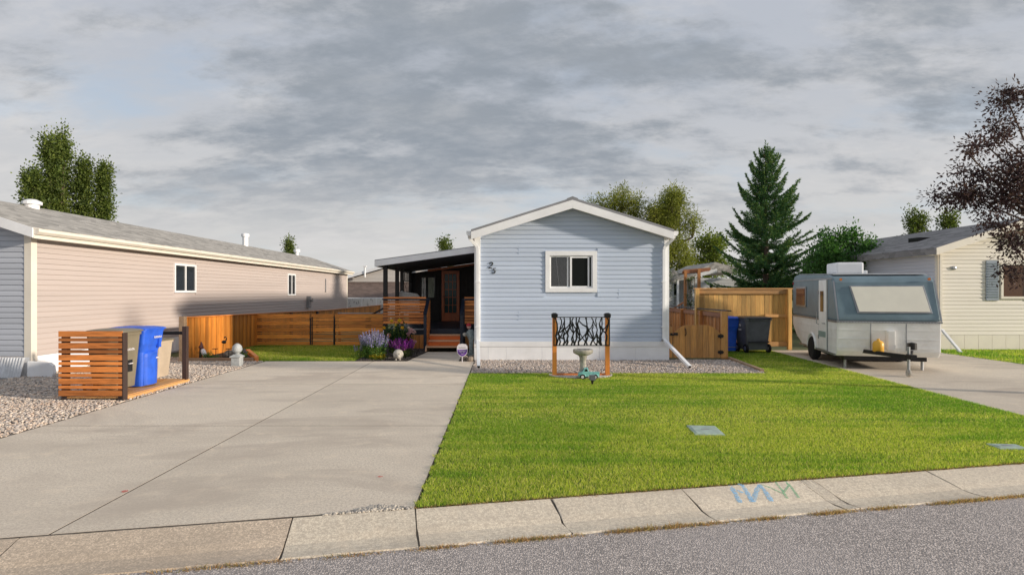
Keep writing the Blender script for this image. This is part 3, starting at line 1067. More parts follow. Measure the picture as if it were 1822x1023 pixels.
# core walls around the window opening (1.10..2.43 trim, opening 1.22..2.31 x 1.86..2.69)
WX0, WX1, WZ0, WZ1 = 1.20, 2.32, 1.85, 2.70
b = B()
wy0, wy1 = HY, HY + 0.12
b.box(HX0 + .02, WX0, wy0, wy1, 0.0, 3.20); b.box(WX1, HX1 - .02, wy0, wy1, 0.0, 3.20)
b.box(WX0, WX1, wy0, wy1, 0.0, WZ0); b.box(WX0, WX1, wy0, wy1, WZ1, 3.20)
b.prism([(HX0 + .02, wy0, 3.20), (HX1 - .02, wy0, 3.20), (RX, wy0, RZ - 0.13)], (0, 0.12, 0))
b.box(HX0 + .02, HX0 + .12, wy1, HB, 0.0, 3.2); b.box(HX1 - .12, HX1 - .02, wy1, HB, 0, 3.2)
b.box(HX0 + .02, HX1 - .02, HB, HB + .12, 0, 3.2)
b.build('wall', M['siding_blue'], house)
slope = (RZ - EZ) / (RX - (-0.79))


def gable(z):
    top = RZ - 0.20
    if z < 3.12: return (-0.565, 4.155)
    k = (top - z) / slope
    return (max(-0.565, RX - k), min(4.155, RX + k))


siding(house, (0, HY, 0), (1, 0, 0), (0, -1, 0), gable, 0.49, 3.86, M['siding_blue'], [(1.085, 2.445, 1.735, 2.825)])
siding(house, (HX0 + .02, 0, 0), (0, -1, 0), (-1, 0, 0), lambda z: (-HB, -HY - .06), 0.49, 3.15, M['siding_blue'])
siding(house, (HX1 - .02, 0, 0), (0, 1, 0), (1, 0, 0), lambda z: (HY + .06, HB), 0.49, 3.15, M['siding_blue'])
# siding panel end laps
for (px, za, zb) in ((923, 2.72, 2.95), (923, 1.03, 1.26), (1101, 1.6, 1.83), (990, 0.72, 0.95)):
    x = (px - CX) / FPX * HY
    B().box(x - .002, x + .002, HY - .0256, HY - .015, za, zb).build('lap_joint', M['siding_blue'], house)
# corner boards, skirting
for (xa, xb) in ((HX0 - .012, -0.565), (4.155, HX1 + .012)):
    B().box(xa, xb, HY - .03, HY + .10, 0.36, 3.22).build('corner_board', M['white'], house, bevel=.004)
B().box(HX0 - .02, HX1 + .02, HY - .042, HY - .002, 0.355, 0.488).build('base_trim', M['white'], house, bevel=.006)
sx = HX0 - 0.015
for w in (0.36, 0.46, 0.92, 0.92, 0.56, 0.92, 0.89):
    x2 = min(sx + w, HX1 + .015)
    box_obj('skirt_panel', ((sx + x2) / 2, HY - .012, 0.18), (x2 - sx - .004, 0.02, 0.352), M['skirt'], house)
    sx = x2
for xw in (HX0 - .012, HX1 + .012):
    B().box(xw - .01, xw + .01, HY, HB, 0, 0.48).build('skirt_panel', M['skirt'], house)
# window
win = B()
for (xa, xb, za, zb) in ((1.10, 2.43, 2.69, 2.81), (1.10, 2.43, 1.75, 1.86), (1.10, 1.22, 1.86, 2.69), (2.31, 2.43, 1.86, 2.69)):
    win.box(xa, xb, HY - .05, HY - .004, za, zb)
win = win.build('window', M['white'], house, bevel=.006)
w2 = B()
for (xa, xb, za, zb, ya, yb) in ((1.22, 2.31, 2.655, 2.69, .0, .05), (1.22, 2.31, 1.86, 1.90, .0, .05), (1.22, 1.25, 1.9, 2.655, .0, .05), (2.285, 2.31, 1.9, 2.655, 0, .05),
                                 (1.665, 1.70, 1.9, 2.655, 0.02, 0.045), (1.735, 1.785, 1.88, 2.67, -.02, .03), (2.195, 2.235, 1.90, 2.655, -.01, .03), (1.785, 2.195, 1.88, 1.91, -.01, .03), (1.785, 2.195, 2.63, 2.67, -.01, .03)):
    w2.box(xa, xb, HY + ya, HY + yb, za, zb)
w2.build('sash', M['white'], win, bevel=.003)
B().box(1.25, 1.72, HY + .03, HY + .036, 1.9, 2.655).build('pane', M['glass_clear'], win)
B().box(1.785, 2.285, HY + .012, HY + .018, 1.9, 2.65).build('pane', M['glass_dull'], win)
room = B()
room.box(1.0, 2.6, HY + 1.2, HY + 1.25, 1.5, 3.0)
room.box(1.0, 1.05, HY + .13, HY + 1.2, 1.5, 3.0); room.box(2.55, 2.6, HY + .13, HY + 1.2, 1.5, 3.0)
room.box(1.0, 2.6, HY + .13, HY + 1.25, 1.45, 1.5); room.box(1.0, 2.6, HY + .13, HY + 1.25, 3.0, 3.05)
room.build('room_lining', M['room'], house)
for k in range(6):
    x = 1.25 + k * 0.075
    B().obox((x + .03, HY + .14, 2.28), (.036, 0, 0), (0, .003, 0), (0, 0, .4)).build('blind_slat', M['blind'], win)
B().tube([P(989.5, 457, HY + .06), P(994.6, 509, HY + .06)], .004, 6).build('blind_wand', M['white'], win)
# roof
ov = 0.34
y0r = HY - ov
dz = 0.05
for sgn, ex in ((-1, -0.79), (1, 4.31)):
    ez = EZ
    rl = B()
    rl.prism([(ex, y0r, ez), (RX, y0r, RZ), (RX, y0r, RZ + dz), (ex, y0r, ez + dz)], (0, HB + 0.3 - y0r, 0))
    rl.build('roof_slope', M['roof_grey'], house)
    t = B()
    d = Vector((RX - ex, 0, RZ - ez)).normalized()
    # rake board (white) and drip edge
    bd = 0.215
    t.prism([(ex, y0r - .002, ez - .002), (RX, y0r - .002, RZ - .002), (RX, y0r - .002, RZ - bd), (ex + (.0 if sgn < 0 else 0), y0r - .002, ez - bd + .02)], (0, -.035, 0))
    t.build('rake_board', M['white'], house, bevel=.005)
    t = B()
    t.prism([(ex, y0r - .040, ez - .004), (RX, y0r - .040, RZ - .004), (RX, y0r - .040, RZ + .055), (ex, y0r - .040, ez + .055)], (0, .036, 0))
    t.build('drip_edge', M['drip'], house)
    t = B()
    t.prism([(ex, y0r, ez - .16), (RX, y0r, RZ - .165), (RX, y0r, RZ - .14), (ex, y0r, ez - .135)], (0, ov - .01, 0))
    t.build('soffit', M['soffit'], house)
    t = B()
    t.box(min(ex, ex - sgn * .3), max(ex, ex - sgn * .3), HY, HB, ez - .16, ez - .13)
    t.build('soffit', M['soffit'], house)
    # gutter
    gx0, gx1 = (ex - .12, ex - .004) if sgn < 0 else (ex + .004, ex + .12)
    t = B()
    gp = [(gx0, ez + .02), (gx1, ez + .02), (gx1, ez - .10), (gx0 + (.04 if sgn < 0 else 0), ez - .10), (gx0 + (.0 if sgn < 0 else 0), ez - .05)] if sgn < 0 else \
         [(gx0, ez + .02), (gx1, ez + .02), (gx1, ez - .05), (gx1 - .04, ez - .10), (gx0, ez - .10)]
    t.prism([(a, y0r + .02, c) for a, c in gp], (0, HB - y0r, 0))
    t.build('gutter', M['white'], house, bevel=.004)
# ridge cap
B().prism([(RX - .14, y0r - .042, RZ + .055 - .14 * slope), (RX, y0r - .042, RZ + .06), (RX + .14, y0r - .042, RZ + .055 - .14 * slope), (RX + .14, y0r - .042, RZ + .075 - .14 * slope), (RX, y0r - .042, RZ + .085), (RX - .14, y0r - .042, RZ + .075 - .14 * slope)], (0, HB - y0r, 0)).build('ridge_cap', M['drip'], house)


def downspout(pts, ext, cap):
    t = B()
    for a, c in zip(pts[:-1], pts[1:]):
        t.bar(a, c, 0.075, 0.062, (0, 1, 0.01))
    o = t.build('downspout', M['white'], house, bevel=.006)
    for z in (2.0, 0.85):
        B().box(pts[-1][0] - .055, pts[-1][0] + .055, pts[-1][1] - .045, pts[-1][1] + .07, z, z + .025).build('strap', M['white'], o)
    B().bar(ext[0], ext[1], 0.078, 0.066, (0, 0.1, 1)).build('extension', M['white'], o, bevel=.006)
    e = Vector(ext[1]); v = (e - Vector(ext[0])).normalized()
    B().bar(e - v * .002, e + v * .006, 0.062, 0.05, (0, .1, 1)).build('spout_mouth', M['black'], o)
    B().lathe([(0.0001, -.05), (.032, -.05), (.032, .05), (0.0001, .05)], cap, 12, 'y').build('hinge_cap', M['drip'], o, smooth=False)


yw = HY - .07
downspout([(-0.85, y0r + .2, 3.19), (-0.84, y0r + .2, 3.12), (-0.66, yw, 2.93), (-0.64, yw, 2.85), (-0.635, yw, 0.47)],
          ((-0.63, yw - .02, 0.50), (-0.545, 13.02, 0.045)), (-0.615, yw - .04, 0.475))
downspout([(4.37, y0r + .2, 3.19), (4.36, y0r + .2, 3.12), (4.17, yw, 2.93), (4.135, yw, 2.85), (4.13, yw, 0.53)],
          ((4.13, yw - .02, 0.54), (4.29, 13.02, 0.045)), (4.10, yw - .04, 0.52))


# house numerals
def numeral(name, strokes, c, s):
    b = B()
    for pts_, r_ in strokes:
        Q = [Vector((c[0] + p[0] * s + p[1] * s * 0.18, c[1], c[2] + p[1] * s)) for p in pts_]
        b.tube(Q, [q * s for q in r_], 8)
    return b.build(name, M['black'], house, smooth=True)


def arc(cx, cy, rx, ry, a0, a1, n=10):
    return [(cx + rx * math.cos(R(a0 + (a1 - a0) * i / n)), cy + ry * math.sin(R(a0 + (a1 - a0) * i / n))) for i in range(n + 1)]


two = arc(0.0, 0.24, 0.30, 0.26, 190, -35) + [(0.02, -0.18), (-0.32, -0.46)]
numeral('house_number', [(two, [.05, .05, .06, .06, .06, .07, .09, .1, .1, .1, .09, .05, .05]), ([(-0.34, -.45), (-.1, -.42), (.15, -.47), (.34, -.38)], [.05, .075, .08, .04])], P(873, 472, HY - .034), 0.15)
five = [(-0.16, 0.10)] + arc(-0.02, -0.14, 0.28, 0.30, 115, -150, 10)
numeral('house_number', [(five, [.05, .05, .06, .08, .1, .1, .1, .09, .07, .06, .05, .07]), ([(-.16, .08), (-.1, .46)], [.045, .045]), ([(-.12, .45), (.05, .42), (.28, .48)], [.05, .08, .05])], P(878.5, 482, HY - .034), 0.15)

# ------------------------------------------------------------------ porch
porch = thing('covered_porch', (-2.2, 17.6, 0), 'dark covered porch with orange slat railing beside the blue house', 'porch')
PX0, PX1, PY0, PY1, DZ = -3.68, -0.73, 17.6, 22.5, 0.62
b = B()
x = PX0
for k in range(33):
    ya = PY0 + k * .149
    box_obj('deck_board', ((PX0 + PX1) / 2, ya + .07, DZ - .015), (PX1 - PX0, .143, .03), M['navy'], porch, bevel=0)
B().box(PX0, PX1, PY0 + .03, PY0 + .06, 0.44, DZ - .032).build('rim_joist', M['navy'], porch)
B().box(PX0, -2.34, PY0 - .012, PY0 + .028, DZ - .03, DZ + .004).build('deck_nosing', M['steel'], porch)
x = PX0
while x < PX1 - .02:
    w = min(.139, PX1 - x)
    if not (-2.35 < x + w / 2 < -1.2):
        box_obj('skirt_board', (x + w / 2, PY0 + .05, .22), (w - .006, .02, .42), M['cedar_z'], porch)
    x += .14
# slat railing panels
def slat_panel(parent, x0, x1, y, z0, pattern, mat, th=.02, name='slat'):
    z = z0
    for w, gp in pattern:
        box_obj(name, ((x0 + x1) / 2, y, z + w / 2), (x1 - x0, th, w), mat, parent)
        z += w + gp
    return z


PAT = [(.088, .022), (.05, .024)]
slat_panel(porch, PX0, -2.36, PY0 - .05, 0.78, (PAT * 5)[:9], M['cedar_x'])
slat_panel(porch, -1.17, -0.80, PY0 - .05, 0.78, (PAT * 5)[:9], M['cedar_x'])
B().box(PX0 - .03, -2.28, PY0 - .07, PY0 + .07, 1.515, 1.555).build('handrail', M['navy'], porch, bevel=.005)
B().box(-1.22, -0.76, PY0 - .07, PY0 + .07, 1.515, 1.555).build('handrail', M['navy'], porch, bevel=.005)
B().box(PX0 - .03, PX0 + .07, PY0 + .07, PY1, 1.515, 1.555).build('handrail', M['navy'], porch, bevel=.005)
for (xa, ya, zt) in ((-3.62, 17.6, 2.66), (-3.62, 19.55, 2.66), (-3.62, 20.5, 2.62), (-3.62, 22.4, 2.62)):
    box_obj('post', (xa, ya, (zt + .0) / 2), (.12, .12, zt), M['black'], porch)
for xa in (-2.29, -1.21):
    box_obj('post', (xa, PY0 - .03, .76), (.09, .09, 1.52), M['navy'], porch)
    box_obj('post', (xa, 16.86, .55), (.09, .09, 1.1), M['navy'], porch)
    B().bar((xa, PY0, 1.53), (xa, 16.80, 1.10), .10, .05).build('handrail', M['navy'], porch, bevel=.005)
    if xa < -2:
        for k in range(9):
            w = (.088, .05)[k % 2]
            z = .17 + k * .098
            B().bar((xa + .055, PY0 - .05, z + .46 + w / 2), (xa + .055, 16.86, z + .02 + w / 2), .02, w).build('slat', M['cedar_y'], porch)
# stairs
for k, (ya, zt) in enumerate(((17.30, .465), (17.02, .31), (16.74, .155))):
    B().box(-2.27, -1.24, ya - .02, ya + .28, zt - .035, zt).build('step_tread', M['step_x'], porch, bevel=.005)
    if k < 2:
        B().box(-2.22, -1.28, ya + .0, ya + .02, zt - .155, zt - .04).build('riser', M['red_x'], porch)
B().box(-2.22, -1.28, 17.585, 17.6, .465, .59).build('riser', M['navy'], porch)
for xa in (-2.25, -1.26):
    B().prism([(xa - .02, 16.66, 0), (xa - .02, 17.58, 0), (xa - .02, 17.58, .46), (xa - .02, 17.3, .43), (xa - .02, 17.02, .275), (xa - .02, 16.72, .12)], (.04, 0, 0)).build('stringer', M['step_x'], porch)
# roof
ra, rb = (-3.87, 2.70), (-0.72, 3.135)
B().prism([(ra[0], 17.22, ra[1]), (rb[0], 17.22, rb[1]), (rb[0], 17.22, rb[1] + .03), (ra[0], 17.22, ra[1] + .03)], (0, 8, 0)).build('roof', M['drip'], porch)
B().prism([(ra[0], 17.20, ra[1] - .175), (rb[0], 17.20, rb[1] - .175), (rb[0], 17.20, rb[1] + .0), (ra[0], 17.20, ra[1] + .0)], (0, .03, 0)).build('fascia', M['white'], porch, bevel=.004)
B().prism([(ra[0], 17.232, ra[1] - .17), (ra[0] + .03, 17.232, ra[1] - .165), (ra[0] + .03, 17.232, ra[1] - .001), (ra[0], 17.232, ra[1] - .001)], (0, 7.9, 0)).build('fascia', M['white'], porch)
B().prism([(ra[0] + .035, 17.234, ra[1] - .17), (rb[0], 17.234, rb[1] - .172), (rb[0], 17.234, rb[1] - .15), (ra[0] + .035, 17.234, ra[1] - .15)], (0, 5.3, 0)).build('ceiling', M['porch_soffit'], porch)
# back wall with door and window
b = B()
b.box(PX0 + .05, PX1, PY1 + .02, PY1 + .14, .5, 2.50)
b.prism([(PX0 + .05, PY1 + .02, 2.50), (PX1, PY1 + .02, 2.50), (PX1, PY1 + .02, 2.93)], (0, .12, 0))
b.build('wall', M['porchdark'], porch)
x = PX0 + .06
while x < PX1 - .1:
    if not (-3.26 < x + .07 < -2.62 or -2.45 < x + .07 < -1.65):
        box_obj('wall_board', (x + .07, PY1 + .008, 1.55), (.134, .02, 1.86), M['porchdark'], porch, bevel=0)
    x += .14
B().bar((-2.95, PY1 - .02, 2.60), (-0.78, PY1 - .02, 2.90), .05, .09, (0, 0, 1)).build('trim_beam', M['door'], porch)
door = B()
dx0, dx1, dz0, dz1 = -2.40, -1.70, DZ, 2.60
for (xa, xb, za, zb) in ((dx0, dx0 + .11, dz0, dz1), (dx1 - .11, dx1, dz0, dz1), (dx0 + .11, dx1 - .11, dz1 - .13, dz1), (dx0 + .11, dx1 - .11, dz0, dz0 + .32)):
    door.box(xa, xb, PY1 - .05, PY1 - .005, za, zb)
door = door.build('door', M['door'], porch, bevel=.004)
ww, hh = (dx1 - dx0 - .22), (dz1 - .13 - dz0 - .32)
for i in range(3):
    for j in range(5):
        box_obj('pane', (dx0 + .11 + ww * (i + .5) / 3, PY1 - .02, dz0 + .32 + hh * (j + .5) / 5), (ww / 3 - .022, .008, hh / 5 - .022), M['glass_door'], door, bevel=0)
for i in (1, 2):
    B().box(dx0 + .11 + ww * i / 3 - .011, dx0 + .11 + ww * i / 3 + .011, PY1 - .04, PY1 - .01, dz0 + .32, dz1 - .13).build('glazing_bar', M['door'], door)
for j in range(1, 5):
    zz = dz0 + .32 + hh * j / 5
    B().box(dx0 + .11, dx1 - .11, PY1 - .038, PY1 - .012, zz - .011, zz + .011).build('glazing_bar', M['door'], door)
B().tube([(dx0 + .06, PY1 - .05, 1.58), (dx0 + .06, PY1 - .10, 1.58), (dx0 + .13, PY1 - .10, 1.58)], .014, 8).build('handle', M['black'], door)
pw = B()
for (xa, xb, za, zb) in ((-3.25, -2.64, 2.33, 2.38), (-3.25, -2.64, 1.48, 1.53), (-3.25, -3.21, 1.53, 2.33), (-2.68, -2.64, 1.53, 2.33)):
    pw.box(xa, xb, PY1 - .03, PY1 - .004, za, zb)
pw = pw.build('window', M['black'], porch)
B().box(-3.21, -2.68, PY1 - .012, PY1 - .006, 1.53, 2.33).build('pane', M['glass'], pw)
for (xa, xb, m) in ((-3.19, -3.13, 'curtain'), (-3.11, -3.03, 'curtain'), (-2.94, -2.70, 'curtain2')):
    B().loft([[(xa + (xb - xa) * i / 8, PY1 - .017 - .006 * (i % 2), z) for i in range(9)] + [(xb, PY1 - .013, z), (xa, PY1 - .013, z)] for z in (1.54, 2.32)]).build('curtain', M[m], pw)


def branch_lines(rr, W, H, n):
    """ribbons of a cut metal branch pattern inside W x H: wandering stems joined by slanting forks"""
    out = []
    m = 9
    stems = []
    for i in range(n):
        x = W * (i + .5) / n
        pts = []
        dx = rr.uniform(-.2, .2) * W / n
        for k in range(m + 1):
            dx += rr.uniform(-.42, .42) * W / n
            dx *= .8
            pts.append((min(max(x + dx, 0), W), H * k / m))
        stems.append(pts)
        out.append((pts, rr.uniform(.017, .026)))
    for i in range(n - 1):
        for q in range(rr.choice((2, 3, 3, 4))):
            k = rr.randint(0, m - 3)
            up = rr.choice((0, 1))
            a = stems[i + up][k]
            b_ = stems[i + 1 - up][min(m, k + rr.choice((2, 3)))]
            mid = ((a[0] + b_[0]) / 2 + rr.uniform(-.1, .1) * W / n, (a[1] + b_[1]) / 2 - .08 * H * rr.random())
            out.append(([a, mid, b_], rr.uniform(.013, .020)))
    return out


def branch_panel(T, W, H, n, fr, name, parent, seed, th=.006, wscale=1.0):
    rr = random.Random(seed)
    b = B(T)
    for (a, c, d, e) in ((0, W, 0, fr), (0, W, H - fr, H), (0, fr, fr, H - fr), (W - fr, W, fr, H - fr)):
        b.box(a, c, -th, 0, d, e)
    for q, (pts_, w) in enumerate(branch_lines(rr, W - 2 * fr, H - 2 * fr, n)):
        w0 = w * wscale
        vs = []
        for i, (x, z) in enumerate(pts_):
            x0, z0 = pts_[max(i - 1, 0)]; x1, z1 = pts_[min(i + 1, len(pts_) - 1)]
            dx, dz_ = x1 - x0, z1 - z0
            l = math.hypot(dx, dz_) or 1
            nx, nz = -dz_ / l, dx / l
            ww_ = w0 * (1 - .35 * i / (len(pts_) - 1)) / 2
            vs.append((fr + x - nx * ww_, fr + z - nz * ww_, fr + x + nx * ww_, fr + z + nz * ww_))
        dy = .0005 * (q % 5)
        V = []
        for (a, c, d, e) in vs:
            V += [(a, -th + .001 + dy, c), (d, -th + .001 + dy, e), (d, -.001 - dy, e), (a, -.001 - dy, c)]
        F = []
        for i in range(len(vs) - 1):
            o_ = 4 * i
            for k in range(4):
                k2 = (k + 1) % 4
                F.append((o_ + k, o_ + k2, o_ + 4 + k2, o_ + 4 + k))
        b.add(V, F)
    return b.build(name, M['black'], parent)


# screen and pickets at the porch end: along y at x = PX0
Ty = Matrix.Translation((-3.60, 20.56, 1.50)) @ Matrix.Rotation(R(90), 4, 'Z')
branch_panel(Ty, 1.78, 0.68, 12, .03, 'branch_screen', porch, 5, wscale=1.5)
for k in range(6):
    box_obj('picket', (-3.62, 20.75 + k * .30, 2.38), (.03, .07, .42), M['black'], porch, bevel=0)
chair = thing('patio_chair', (-3.15, 19.3, DZ), 'grey cushioned patio chair behind the porch railing', 'chair')
b = B(Matrix.Translation((-3.17, 19.45, DZ + .12)) @ Matrix.Rotation(R(12), 4, 'Z'))
b.prism([(-.36, .28, .40), (.36, .28, .40), (.36, .28, .86), (.28, .28, .96), (-.25, .28, 1.05), (-.36, .28, 1.02)], (0, .14, 0))
b.build('backrest', M['grey_cushion'], chair, bevel=.04, smooth=True)
B(b.T).box(-.34, .34, -.3, .27, .30, .45).build('seat', M['grey_cushion'], chair, bevel=.03, smooth=True)
for sx_ in (-1, 1):
    B(b.T).box(sx_ * .40 - .04, sx_ * .40 + .04, -.3, .40, .28, .62).build('armrest', M['black'], chair, bevel=.01)
    for sy_ in (-.27, .36):
        B(b.T).box(sx_ * .40 - .03, sx_ * .40 + .03, sy_ - .03, sy_ + .03, -0.12, .28).build('leg', M['black'], chair)
# side stair handrail
hr = thing('stair_handrail', (-4.4, 19.2, 0), 'black sloping handrail at the left end of the porch', 'handrail')
B().bar((-3.74, 19.2, 1.36), (-4.52, 19.2, .93), .06, .06).build('rail', M['black'], hr)
B().box(-4.56, -4.44, 19.14, 19.26, 0, 0.93).build('post', M['black'], hr)

# ------------------------------------------------------------------ fences at the left
fence = thing('board_fence', (-8.05, 14.4, 0), 'long golden upright board fence running back beside the pale house', 'fence')
y = 14.42
k = 0
while y < 38:
    z = 1.10 - .0165 * (y - 14.4) if y < 26 else .91 - .002 * (y - 26)
    box_obj('fence_board', (-8.05 + (k % 2) * .012, y + .07, z - .62), (.02, .136, 1.24), M['gold_z'], fence, bevel=0)
    y += .14
    k += 1
B().bar((-8.04, 14.4, 1.115), (-8.04, 26, .925), .10, .03).build('cap_rail', M['cedar_y'], fence)
B().bar((-8.04, 26, .925), (-8.04, 38.1, .90), .10, .03).build('cap_rail', M['cedar_y'], fence)
B().box(-8.12, -7.99, 14.27, 14.40, 0, 1.14).build('post', M['timber'], fence, bevel=.005)
for (y, z) in ((18.72, 1.03), (21.5, .98), (24.5, .93)):
    B().box(-8.02, -7.94, y - .05, y + .05, 0, z).build('post', M['darkwood'], fence)

sf = thing('slat_fence', (-5.9, 18.6, 0), 'low orange horizontal slat fence with a gate across the back lawn', 'fence')
FP = [(.130, .024), (.042, .024)]
ys = 18.6
pat = (FP * 5)[:8] + [(.135, 0)]
def XF(px): return (px - CX) / FPX * ys
slat_panel(sf, XF(454), XF(551), ys, .02, pat, M['gold_x'])
slat_panel(sf, XF(596.5), XF(683), ys, .02, pat, M['gold_x'])
gx = B().box(XF(555), XF(556.5), ys - .02, ys + .03, .03, .95).build('gate', M['black'], sf)
slat_panel(gx, XF(554), XF(593), ys + .005, .02, pat, M['gold_x'])
B().box(XF(554), XF(594), ys - .03, ys + .0, -.02, .012).build('gate_rail', M['red_x'], gx)
for px in (457, 552, 595, 652, 682):
    box_obj('post', (XF(px), ys + .055, .45), (.07, .07, .92), M['darkwood'], sf)
B().box(XF(594), XF(595.6), ys - .025, ys + .02, 0, .96).build('post', M['black'], sf)

sf2 = thing('slat_screen', (-4.95, 20, 0), 'short orange slat screen with grey cap behind the low fence', 'fence')
slat_panel(sf2, -5.75, -4.1, 20.0, .40, [(.135, .018), (.135, .018), (.135, .018), (.135, 0)], M['cedar_x'])
B().box(-5.78, -4.08, 19.95, 20.06, 1.00, 1.03).build('cap_rail', M['steel'], sf2)
for xa in (-5.74, -4.2):
    box_obj('post', (xa, 20.05, .5), (.08, .07, 1.0), M['darkwood'], sf2)

# ------------------------------------------------------------------ pale house at the left
lh = thing('mobile_home', (-12.3, 11.87, 0), 'long pale pink mobile home with small windows at the left edge', 'house')
LX, LY0, LY1, LXW = -9.84, 11.87, 36.0, -14.8
LR = (LX + LXW) / 2
b = B()
b.box(LXW, LX, LY0, LY1, 0, 2.98)
b.prism([(LXW, LY0, 2.98), (LX, LY0, 2.98), (LR, LY0, 3.85)], (0, LY1 - LY0, 0))
b.build('wall', M['pink'], lh)
holes = [(17.0, 18.2, 1.74, 2.62), (26.0, 26.95, 1.6, 2.6)]
siding(lh, (LX, 0, 0), (0, 1, 0), (1, 0, 0), lambda z: (LY0 + .12, LY1 - .12), .42, 2.88, M['pink'], holes)
lsl = .85 / 2.48
siding(lh, (0, LY0, 0), (1, 0, 0), (0, -1, 0), lambda z: (LXW, LX - .12) if z < 2.9 else (LR - (3.78 - z) / lsl, LR + (3.78 - z) / lsl), .42, 3.7, M['endwall_shaded'])
for (ya, yb, xa, xb) in ((LY0 - .03, LY0 + .12, LX - .12, LX + .03), (LY1 - .12, LY1 + .03, LX - .12, LX + .03)):
    B().box(xa, xb, ya, yb, .30, 2.95).build('corner_board', M['cream_trim'], lh, bevel=.004)
B().box(LX - .01, LX + .03, LY0 + .13, LY1 - .13, 0.0, .41).build('skirt_panel', M['skirt'], lh)
x = LXW
while x < LX - .02:
    w = min(.62, LX - x)
    box_obj('skirt_panel', (x + w / 2, LY0 - .015, .2), (w - .005, .03, .40), M['skirt'], lh)
    x += .62
ov2 = .30
for sgn, ex in ((1, LX + .30), (-1, LXW - .30)):
    ez = 3.02
    B().prism([(ex, LY0 - ov2, ez), (LR, LY0 - ov2, 3.94), (LR, LY0 - ov2, 3.99), (ex, LY0 - ov2, ez + .05)], (0, LY1 - LY0 + 2 * ov2, 0)).build('roof_slope', M['roof_grey'], lh)
    B().prism([(ex, LY0 - ov2 - .03, ez - .16), (LR, LY0 - ov2 - .03, 3.76), (LR, LY0 - ov2 - .03, 3.97), (ex, LY0 - ov2 - .03, ez + .04)], (0, .028, 0)).build('rake_board', M['white'], lh)
    B().prism([(ex - .01 * sgn, LY0 - ov2, ez - .14), (LR, LY0 - ov2, 3.79), (LR, LY0 - ov2, 3.82), (ex - .01 * sgn, LY0 - ov2, ez - .11)], (0, ov2 - .02, 0)).build('soffit', M['soffit'], lh)
    if sgn > 0:
        B().box(ex - .02, ex + .008, LY0 - ov2, LY1 + ov2, ez - .17, ez + .0).build('fascia', M['cream_trim'], lh)
        B().prism([(ex + .01, LY0 - ov2, ez + .02), (ex + .11, LY0 - ov2, ez + .02), (ex + .11, LY0 - ov2, ez - .04), (ex + .06, LY0 - ov2, ez - .09), (ex + .01, LY0 - ov2, ez - .09)], (0, LY1 - LY0 + 2 * ov2, 0)).build('gutter', M['cream_trim'], lh)
        B().box(LX + .02, ex - .02, LY0 + .02, LY1, ez - .16, ez - .135).build('soffit', M['soffit'], lh)


def side_window(parent, X, ya, yb, za, zb, sgn=1, glass='glass'):
    f = .06
    w = B()
    xa, xb = (X + .002, X + .05) if sgn > 0 else (X - .05, X - .002)
    for (a, c, d, e) in ((ya - f, yb + f, zb, zb + f), (ya - f, yb + f, za - f, za), (ya - f, ya, za, zb), (yb, yb + f, za, zb), ((ya + yb) / 2 - .025, (ya + yb) / 2 + .025, za, zb)):
        w.box(xa, xb, a, c, d, e)
    w = w.build('window', M['white'], parent)
    B().box(X - .004 if sgn > 0 else X - .02, X + .02 if sgn > 0 else X + .004, ya, yb, za, zb).build('pane', M[glass], w)
    return w


side_window(lh, LX, 17.06, 18.14, 1.80, 2.56)
side_window(lh, LX, 26.05, 26.9, 1.66, 2.54)
B().box(LX + .02, LX + .18, 28.5, 28.75, .95, 1.55).build('meter_box', M['steel'], lh, bevel=.01)
B().lathe([(.001, 0), (.09, 0), (.09, .12), (.001, .12)], (LX + .18, 28.62, 1.36), 12, 'x').build('meter_dial', M['steel'], lh)
B().tube([(LX + .05, 31.5, 1.75), (LX + .05, 31.5, 2.5)], .03, 8).build('conduit', M['steel'], lh)
B().lathe([(.001, 0), (.16, 0), (.16, .16), (.22, .17), (.22, .24), (.10, .30), (.001, .30)], (-12.2, 14.75, 3.85), 14).build('roof_vent', M['white'], lh, smooth=False)
B().lathe([(.001, 0), (.13, 0), (.13, .46), (.18, .47), (.18, .6), (.001, .66)], (-12.3, 27.2, 3.93), 12).build('chimney_pipe', M['white'], lh)
B().lathe([(.001, 0), (.09, 0), (.09, .2), (.18, .21), (.18, .36), (.001, .42)], (-12.25, 33.9, 3.93), 12).build('roof_vent', M['white'], lh)
B().tube([(-12.3, 34.2, 3.9), (-12.3, 34.2, 4.5)], .02, 6).build('vent_pipe', M['steel'], lh)
# ribbed skirting sheet leaning at its front corner, and white downspout shoe
rs = B()
pr = []
for k in range(49):
    pr.append((-11.3 + k * .03, 11.62 - .02 * (k % 2), 0.0))
rings = [[(x_, y_, 0.0) for x_, y_, _ in pr] + [(x_, y_ + .008, 0.0) for x_, y_, _ in pr[::-1]], [(x_, y_ + .12, 0.40) for x_, y_, _ in pr] + [(x_, y_ + .128, 0.40) for x_, y_, _ in pr[::-1]]]
rs.loft(rings).build('ribbed_sheet', M['galv'], None, label='shiny ribbed metal skirting sheet at the foot of the pale house corner', cat='metal sheet')
sh = B()
sh.prism([(-9.78, 11.70, 0), (-9.28, 11.70, 0), (-9.24, 11.70, .08), (-9.26, 11.70, .24), (-9.34, 11.70, .30), (-9.78, 11.70, .33)], (0, .09, 0))
sh.build('gutter_shoe', M['skirt'], None, bevel=.01, label='white gutter outlet cover at the pale house corner', cat='gutter outlet')

